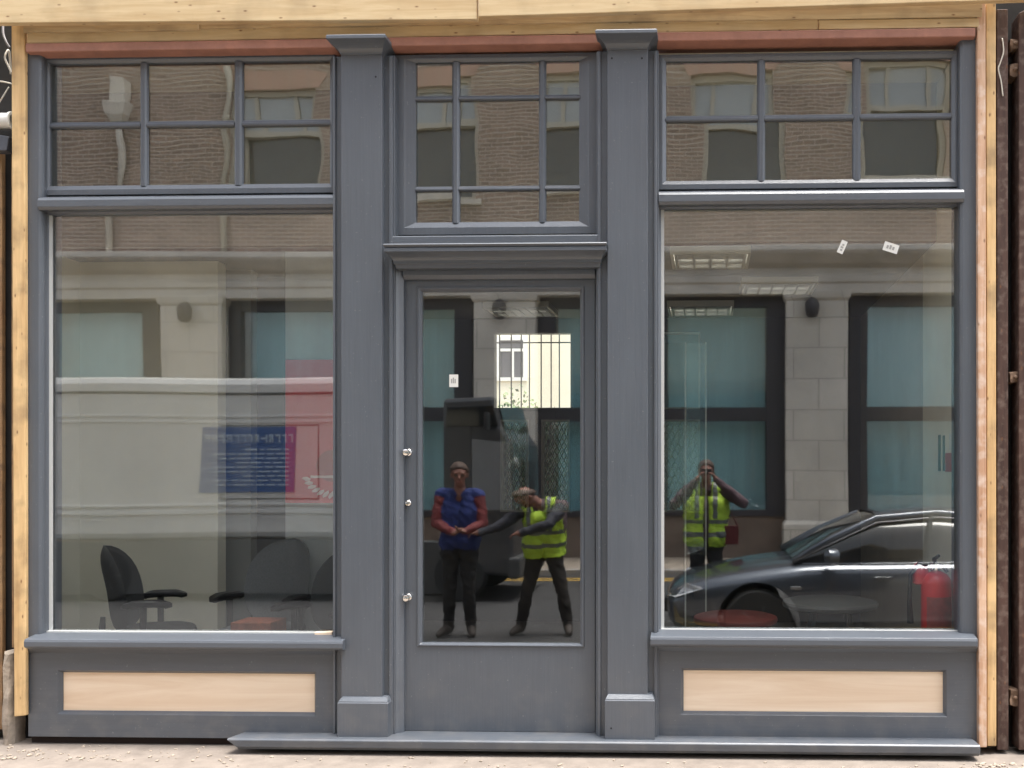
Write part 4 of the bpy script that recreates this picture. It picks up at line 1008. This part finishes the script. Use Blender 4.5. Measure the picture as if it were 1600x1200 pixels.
for s in (1, -1):
    b = B(); tube(b, [C3(x, s*(ht+.012), max(zr-.045, .91)) for x, zr, hb, ht in cs], [.034, .036, .036, .032, .032, .04, .05], 8); part('roof_pillar', b, M['blackpaint'], car, smooth=True)
    b = B(); tube(b, [C3(x, s*(ht+.035+(.93-zr)*-.02), max(zr-.085, .905)) for x, zr, hb, ht in cs], .009, 6); part('window_trim', b, M['steelgrey'], car, smooth=True)
    b = B(); tube(b, [C3(2.45, s*.80, .9), C3(2.5, s*.71, 1.15), C3(2.55, s*.6, 1.36)], .03, 6); part('door_pillar', b, M['plastic'], car)
    b = B(); tube(b, [C3(1.3, s*.855, .895), C3(2.0, s*.86, .905), C3(3.0, s*.86, .92), C3(3.95, s*.84, .945)], .012, 6); part('waist_strip', b, M['blackpaint'], car, smooth=True)
    b = B(); tube(b, [C3(1.52, s*.83, .93), C3(1.53, s*.93, .97)], .025, 6); ls_ = []
    for dx, k in ((-.07, .5), (-.03, 1), (.04, .95), (.06, .8)):
        ls_.append([C3(1.55+dx, s*(.97+.1*k*math.cos(a)), .985+.07*k*math.sin(a)) for a in [2*math.pi*j/14 for j in range(14)]])
    loops(b, ls_, cap0=True, cap1=True); part('wing_mirror', b, M['blackpaint'], car, smooth=40)
    b = B(); loops(b, [[C3(x, s*(y), z) for x, y, z in pts] for pts in ([(.07, .60, .56), (.12, .71, .57), (.36, .83, .655), (.2, .72, .665)], [(.03, .58, .55), (.1, .74, .55), (.36, .855, .65), (.2, .73, .69)])], cap0=True, cap1=True)
    part('headlight', b, mat('car_headlight', (.5, .52, .55), .08, coat=.6), car)
    b = B(); box(b, *[XC0+q for q in (1.95, 2.12)], YC+s*.885-.02, YC+s*.885+.02, ROAD+.76, ROAD+.79); box(b, *[XC0+q for q in (2.9, 3.07)], YC+s*.885-.02, YC+s*.885+.02, ROAD+.78, ROAD+.81); part('door_handle', b, M['blackpaint'], car, bevel=.006)
    b = B(); box(b, XC0+1.18, XC0+1.28, YC+s*.89-.012, YC+s*.89+.012, ROAD+.66, ROAD+.69); part('side_repeater', b, M['steelgrey'], car, bevel=.004)
    for x in (.88, 3.55): wheel(car, XC0+x, YC+s*.76, .325, .21)
b = B(); box(b, XC0-.02, XC0+.2, YC-.4, YC+.4, ROAD+.36, ROAD+.5); part('grille', b, M['plastic'], car, bevel=.01)

# ---- people
M['skin'] = mat('skin', (.2, .09, .065), .55); M['lip'] = mat('lips', (.32, .12, .1), .5); M['eye'] = mat('eye', (.03, .025, .02), .3)
M['hair'] = mat('brown_hair', (.06, .035, .025), .7, var=.3, scale=30)
M['maroon'] = mat('maroon_sweatshirt', (.085, .05, .06), .85, var=.2, scale=20)
M['red_sleeve'] = mat('red_sleeve', (.12, .016, .018), .8, var=.2, scale=20)
M['bluecloth'] = mat('blue_pullover', (.010, .022, .12), .85, var=.25, scale=15)
M['darkcloth'] = mat('dark_trousers', (.013, .012, .013), .9, var=.3, scale=20)
M['browncloth'] = mat('brown_black_trousers', (.018, .014, .012), .9, var=.3, scale=20)
M['navy'] = mat('dark_jacket', (.02, .021, .03), .85, var=.3, scale=20)
M['shoe'] = mat('work_boot', (.03, .022, .018), .7)
M['hivis'] = mat('hi_vis_yellow', (.38, .56, .04), .7, var=.1, scale=12)
M['silver'] = mat('reflective_tape', (.10, .11, .11), .4)
M['helmet'] = mat('white_helmet', (.72, .73, .72), .35)
MATS = ['skin', 'lip', 'eye', 'top', 'sleeve', 'trousers', 'shoe']

from mathutils import noise as mn
def person(label, root, J, cols, face, extras, voxel=.011, K=1.0):
    """one continuous body grown round a skeleton; J holds joints in world places"""
    t = thing('person', label, 'person', root)
    caps = []
    V = {k: Vector(p) for k, p in J.items()}
    def cap(a, c, r0, r1, tag): caps.append((Vector(a), Vector(c), r0, r1, tag))
    hip, waist, chest, neck, head = V['hip'], V['waist'], V['chest'], V['neck'], V['head']
    up = (neck-hip).normalized(); side = (V['shR']-V['shL']).normalized()
    f = Vector(face).normalized(); hs = (neck-head).normalized(); fs = f.cross(-hs).normalized()*-1
    for s in (-1, 1):
        cap(hip+side*.075*s, hip+side*.095*s-up*.06, .115, .115, 'trousers')
        cap(waist+side*.07*s*K, hip+side*.08*s*K+up*.05, .115*K, .12*K, 'top')
        cap(chest+side*.085*s*K, waist+side*.07*s*K, .125*K, .115*K, 'top')
        cap(chest+side*.085*s*K, neck+side*.10*s-up*.09, .12*K, .085, 'top')
        cap(neck-up*.03, V['shR' if s > 0 else 'shL'], .062, .075, 'top')
    cap(neck-up*.05, head+hs*.07, .062, .056, 'skin')
    # head: skull, jaw, nose, ears, eyes, mouth
    hu = -hs
    cap(head+hu*.045-f*.02, head+hu*.04+f*.025, .088, .08, 'skin')
    cap(head+f*.035-hu*.0, head-hu*.075+f*.055, .07, .045, 'skin')
    cap(head+f*.105+hu*.015, head+f*.122-hu*.022, .010, .017, 'skin')
    for s in (-1, 1):
        cap(head+fs*.085*s+hu*.02, head+fs*.088*s-hu*.02, .014, .012, 'skin')
        cap(head+fs*.034*s+f*.088+hu*.018, head+fs*.034*s+f*.092+hu*.018, .014, .012, 'eye')
        cap(head+fs*.02*s+f*.102+hu*.04, head+fs*.048*s+f*.09+hu*.04, .01, .009, 'skin')
    cap(head+fs*.022+f*.098-hu*.052, head-fs*.022+f*.098-hu*.052, .009, .009, 'lip')
    for s in 'LR':
        sh, el, wr = V['sh'+s], V['el'+s], V['wr'+s]
        cap(sh, el, .064*K, .052*K, 'sleeve'); cap(el, wr, .05*K, .036*K, 'sleeve')
        d = (V['hd'+s]-wr).normalized() if 'hd'+s in V else (wr-el).normalized()
        n = Vector(J.get('pn'+s, (0, 1, 0))); n = (n-d*n.dot(d)).normalized(); q = d.cross(n)
        pk = wr+d*.045
        cap(wr, pk+q*.018, .026, .024, 'skin'); cap(wr, pk-q*.018, .026, .024, 'skin')
        for k, ln in enumerate((.066, .074, .07, .054)):
            r0 = pk+q*(.030-.020*k)+d*.035
            k1 = r0+(d*.9+n*.35).normalized()*ln*.5; k2 = k1+(d*.45+n*.9).normalized()*ln*.5
            cap(pk+q*(.024-.016*k), r0, .012, .0105, 'skin'); cap(r0, k1, .0105, .0095, 'skin'); cap(k1, k2, .0095, .0085, 'skin')
        th = wr+d*.02+q*.028; t1 = th+(d*.5+q*.8).normalized()*.035; t2 = t1+(d*.9+n*.5).normalized()*.032
        cap(th, t1, .014, .012, 'skin'); cap(t1, t2, .012, .0095, 'skin')
        hp, kn, an = V['hp'+s], V['kn'+s], V['an'+s]
        cap(hp, kn, .098, .066, 'trousers'); cap(kn, kn*.6+an*.4, .064, .068, 'trousers'); cap(kn*.6+an*.4, an, .068, .055, 'trousers')
        to = Vector(J['to'+s]); cap(an-Vector((0, 0, .035)), an*.4+to*.6, .05, .045, 'shoe'); cap(an*.4+to*.6, to, .045, .036, 'shoe')
    b = B()
    for a, c, r0, r1, tag in caps:
        bmesh.ops.create_icosphere(b, subdivisions=2, radius=r0, matrix=Matrix.Translation(a))
        bmesh.ops.create_icosphere(b, subdivisions=2, radius=r1, matrix=Matrix.Translation(c))
        if (c-a).length > 1e-3: tube(b, [a, c], [r0, r1], 14)
    bmesh.ops.recalc_face_normals(b, faces=b.faces)
    me = bpy.data.meshes.new('tmp'); b.to_mesh(me); b.free(); tmp = bpy.data.objects.new('tmp', me); COL.objects.link(tmp)
    m_ = tmp.modifiers.new('r', 'REMESH'); m_.mode = 'VOXEL'; m_.voxel_size = voxel; m_.use_smooth_shade = True
    m_ = tmp.modifiers.new('s', 'SMOOTH'); m_.factor = .5; m_.iterations = 3
    bpy.context.view_layer.update()
    me = bpy.data.meshes.new_from_object(tmp.evaluated_get(bpy.context.evaluated_depsgraph_get()))
    bpy.data.objects.remove(tmp)
    n = len(me.polygons); ce = np.empty(n*3, 'f'); me.polygons.foreach_get('center', ce); ce = ce.reshape(-1, 3)
    best = np.full(n, 9e9); idx = np.zeros(n, int)
    for a, c, r0, r1, tag in caps:
        a_, d_ = np.array(a), np.array(c-a); L2 = max(1e-9, float(d_ @ d_))
        tt = np.clip(((ce-a_) @ d_)/L2, 0, 1); dist = np.linalg.norm(ce-(a_+tt[:, None]*d_), axis=1)-(r0+(r1-r0)*tt)
        if tag in ('eye', 'lip'): dist = dist-.004
        w_ = dist < best; best[w_] = dist[w_]; idx[w_] = MATS.index(tag)
    b = B(); b.from_mesh(me); b.faces.ensure_lookup_table()
    for k, fc in enumerate(b.faces): fc.material_index = int(idx[k])
    cloth = set()
    for fc in b.faces:
        if fc.material_index in (3, 4, 5):
            for v in fc.verts: cloth.add(v)
    b.normal_update()
    for v in cloth:                       # creases in the clothing
        c_ = v.co; k_ = mn.noise(Vector((c_.x*11, c_.y*11, c_.z*17+c_.x*9)))+.6*abs(mn.noise(Vector((c_.x*26, c_.y*26, c_.z*34))))
        v.co = c_+v.normal*(.013*k_)
    b2 = b.copy()
    body = part('body', b, [M['skin'], M['lip'], M['eye'], M[cols['top']], M[cols['sleeve']], M[cols['trousers']], M['shoe']], t, smooth=True)
    # high visibility vest: a shell lifted off the torso
    if 'vest' in extras:
        lo, hi = extras['vest']; ax = (neck-hip); L_ = ax.length; ax.normalize(); fw = side.cross(ax); fw.normalize()
        if fw.dot(f) < 0: fw = -fw
        kill = []
        for fc in b2.faces:
            c = fc.calc_center_median()-hip; h = c.dot(ax)/L_
            ok = fc.material_index in (3, 5) and lo < h < hi or (fc.material_index == 3 and h >= hi and abs(c.dot(side)) > .07 and abs(c.dot(side)) < .17)
            if ok and abs(c.dot(side)) < extras.get('gap', .016) and c.dot(fw) > 0: ok = extras.get('closed', False)
            if ok and fc.material_index == 3 and abs(c.dot(side)) > .205*K: ok = False
            if not ok: kill.append(fc); continue
            q = abs(c.dot(side)); band = any(abs(h-g) < .042 for g in extras['bands']) or (.085 < q < .125 and h > .42)
            fc.material_index = 1 if band else 0
        bmesh.ops.delete(b2, geom=kill, context='FACES')
        b2.normal_update()
        for v in b2.verts: v.co += v.normal*(.022+.014*mn.noise(Vector((v.co.x*9, v.co.y*9, v.co.z*6))))
        v_ = part('hi_vis_vest', b2, [M['hivis'], M['silver']], t, smooth=True)
        so = v_.modifiers.new('s', 'SOLIDIFY'); so.thickness = .004
    else: b2.free()
    if extras.get('helmet'):
        b = B(); c = head+hu*.055
        m4 = Matrix.Translation(c) @ Matrix([[fs.x, f.x, hu.x], [fs.y, f.y, hu.y], [fs.z, f.z, hu.z]]).to_4x4()
        lathe(b, (0, 0, 0), [(.12, 0), (.128, .006), (.118, .02), (.112, .06), (.09, .1), (.05, .122), (0, .128)], 24)
        for v in b.verts: v.co.y = v.co.y*1.14+(.03 if v.co.z < .01 and v.co.y > .05 else 0)
        bmesh.ops.transform(b, matrix=m4, verts=b.verts); part('hard_hat', b, M['helmet'], t, smooth=40)
    else:
        b = B(); rg = random.Random(5)
        m4 = Matrix.Translation(head+hu*.055-f*.02) @ Matrix([[fs.x, f.x, hu.x], [fs.y, f.y, hu.y], [fs.z, f.z, hu.z]]).to_4x4()
        bmesh.ops.create_uvsphere(b, u_segments=28, v_segments=18, radius=1)
        bmesh.ops.delete(b, geom=[v for v in b.verts if v.co.z < -.5+.75*max(0, v.co.y)], context='VERTS')
        for v in b.verts:
            k = 1+rg.uniform(-.03, .03); v.co = Vector((v.co.x*.097*k, v.co.y*.112*k, v.co.z*.098*k))
        bmesh.ops.transform(b, matrix=m4, verts=b.verts); h_ = part('hair', b, M['hair'], t, smooth=True)
        so = h_.modifiers.new('s', 'SOLIDIFY'); so.thickness = .012
    return t
def legs(hipx, y, zh, spread, foot, ground, knee_f=.03, face=(0, 1)):
    d = {}
    for s, k in (('L', -1), ('R', 1)):
        d['hp'+s] = (hipx+k*.09, y, zh-.05); d['kn'+s] = (hipx+k*(.09+spread*.5), y+knee_f, ground+.5); d['an'+s] = (hipx+k*(.09+spread), y-.01, ground+.1)
        d['to'+s] = (hipx+k*(.1+spread+foot*.05)+face[0]*.17, y+.17*face[1], ground+.04)
    return d
# the photographer stands behind the camera
y0 = -5.62; xg = .0; g = ROAD
J = dict(hip=(xg, y0, g+.97), waist=(xg, y0-.01, g+1.12), chest=(xg, y0-.01, g+1.36), neck=(xg, y0, g+1.585), head=(xg, y0+.03, g+1.755),
         shL=(xg-.195, y0+.0, g+1.55), shR=(xg+.195, y0, g+1.55), elL=(xg-.37, y0+.13, g+1.38), elR=(xg+.42, y0+.12, g+1.40), wrL=(xg-.115, y0+.235, g+1.66), wrR=(xg+.125, y0+.235, g+1.66),
         hdL=(xg-.06, y0+.25, g+1.76), hdR=(xg+.065, y0+.25, g+1.76), pnL=(1, .1, 0), pnR=(-1, .1, 0), **legs(xg, y0, g+.97, .05, 1, g))
ph = person('person in a yellow vest raising a phone to the face, mirrored in the right window', (xg, y0, g), J, dict(top='maroon', sleeve='maroon', trousers='darkcloth'), (0, 1, 0), dict(vest=(-.1, .8), bands=(.12, .36), gap=.04), K=1.22)
b = B(); box(b, -.062, .062, y0+.245, y0+.254, g+1.73, g+1.795); single('phone', 'black phone held up by the person in the right window', 'phone', b, M['plastic'], bevel=.003)
b = B(); box(b, xg+.21, xg+.37, y0-.02, y0+.1, g+.93, g+1.14); tube(b, [(xg+.22, y0+.04, g+1.14), (xg+.28, y0+.04, g+1.3), (xg+.36, y0+.04, g+1.14)], .01, 6); single('red_bag', 'red bag carried at the hip of the person with the phone', 'bag', b, M['red_sleeve'], bevel=.02)
# person in blue
Lb = 4.75; x = rx(718, Lb); y0 = -Lb
J = dict(hip=(x, y0, g+.96), waist=(x+.01, y0, g+1.11), chest=(x+.015, y0, g+1.35), neck=(x+.015, y0+.02, g+1.56), head=(x+.02, y0+.06, g+1.725),
         shL=(x-.18, y0+.02, g+1.52), shR=(x+.2, y0, g+1.52), elL=(x-.22, y0+.1, g+1.22), elR=(x+.27, y0+.06, g+1.22), wrL=(x+.0, y0+.27, g+1.13), wrR=(x+.14, y0+.27, g+1.15),
         hdL=(x+.08, y0+.32, g+1.14), hdR=(x+.07, y0+.33, g+1.16), pnL=(0, .3, 1), pnR=(0, .3, 1), **legs(x, y0, g+.96, .03, 1, g))
person('person in a blue pullover with red sleeves and hands held together, mirrored in the door', (x, y0, g), J, dict(top='bluecloth', sleeve='red_sleeve', trousers='darkcloth'), (.25, 1, -.1), {}, K=1.12)
# person leaning over in a vest and helmet
Lc = 4.85; y0 = -Lc; xh = rx(850, Lc)
J = dict(hip=(xh+.0, y0, g+.93), waist=(xh+.02, y0+.02, g+1.07), chest=(xh+.03, y0+.06, g+1.27), neck=(xh-.02, y0+.11, g+1.44), head=(xh-.15, y0+.18, g+1.50),
         shL=(xh-.19, y0+.1, g+1.37), shR=(xh+.2, y0+.08, g+1.40), elL=(xh-.42, y0+.22, g+1.2), elR=(xh+.1, y0+.36, g+1.22), wrL=(xh-.62, y0+.3, g+1.13), wrR=(xh-.16, y0+.42, g+1.14),
         hdL=(xh-.72, y0+.33, g+1.12), hdR=(xh-.25, y0+.43, g+1.12), pnL=(0, 0, -1), pnR=(0, 0, -1))
J.update(hpL=(xh-.09, y0, g+.88), hpR=(xh+.1, y0, g+.88), knL=(xh-.17, y0+.04, g+.48), knR=(xh+.2, y0+.03, g+.48), anL=(xh-.25, y0, g+.1), anR=(xh+.26, y0, g+.1), toL=(xh-.31, y0+.16, g+.04), toR=(xh+.3, y0+.17, g+.04))
person('person in yellow vest leaning over with one dark arm out, mirrored in the door', (xh, y0, g), J, dict(top='maroon', sleeve='navy', trousers='browncloth'), (-.75, .5, -.45), dict(vest=(-.12, .85), bands=(.14, .42), closed=True), K=1.08)

# ------------------------------------------------------------------ light
SUN_EL, SUN_AZ = 78, 104      # high soft overhead light between the houses
w = bpy.data.worlds.new('World'); scn.world = w; w.use_nodes = True
n, l = w.node_tree.nodes, w.node_tree.links
sky = n.new('ShaderNodeTexSky'); sky.sky_type = 'NISHITA'; sky.sun_disc = False
sky.sun_elevation = R(SUN_EL); sky.sun_rotation = R(SUN_AZ); sky.dust_density = 3; sky.air_density = 1.0
hs = n.new('ShaderNodeHueSaturation'); hs.inputs['Saturation'].default_value = .35
l.new(sky.outputs[0], hs.inputs['Color']); l.new(hs.outputs[0], n['Background'].inputs['Color'])
n['Background'].inputs['Strength'].default_value = .15
sd = bpy.data.lights.new('sun', 'SUN'); sd.energy = 2.6; sd.angle = R(30); sd.color = (1, .96, .9)
so = bpy.data.objects.new('sun', sd); COL.objects.link(so); so.location = (0, 5, 20)
d = Vector((math.sin(R(SUN_AZ))*math.cos(R(SUN_EL)), math.cos(R(SUN_AZ))*math.cos(R(SUN_EL)), math.sin(R(SUN_EL))))
so.rotation_euler = d.to_track_quat('Z', 'Y').to_euler()
vs = scn.view_settings; vs.view_transform = 'Standard'; vs.look = 'None'; vs.gamma = 1; vs.exposure = 2.06
scn.render.engine = 'CYCLES'
c = scn.cycles
c.max_bounces = 14; c.transparent_max_bounces = 24; c.glossy_bounces = 6; c.diffuse_bounces = 4; c.use_denoising = True; c.caustics_reflective = False; c.sample_clamp_indirect = 6
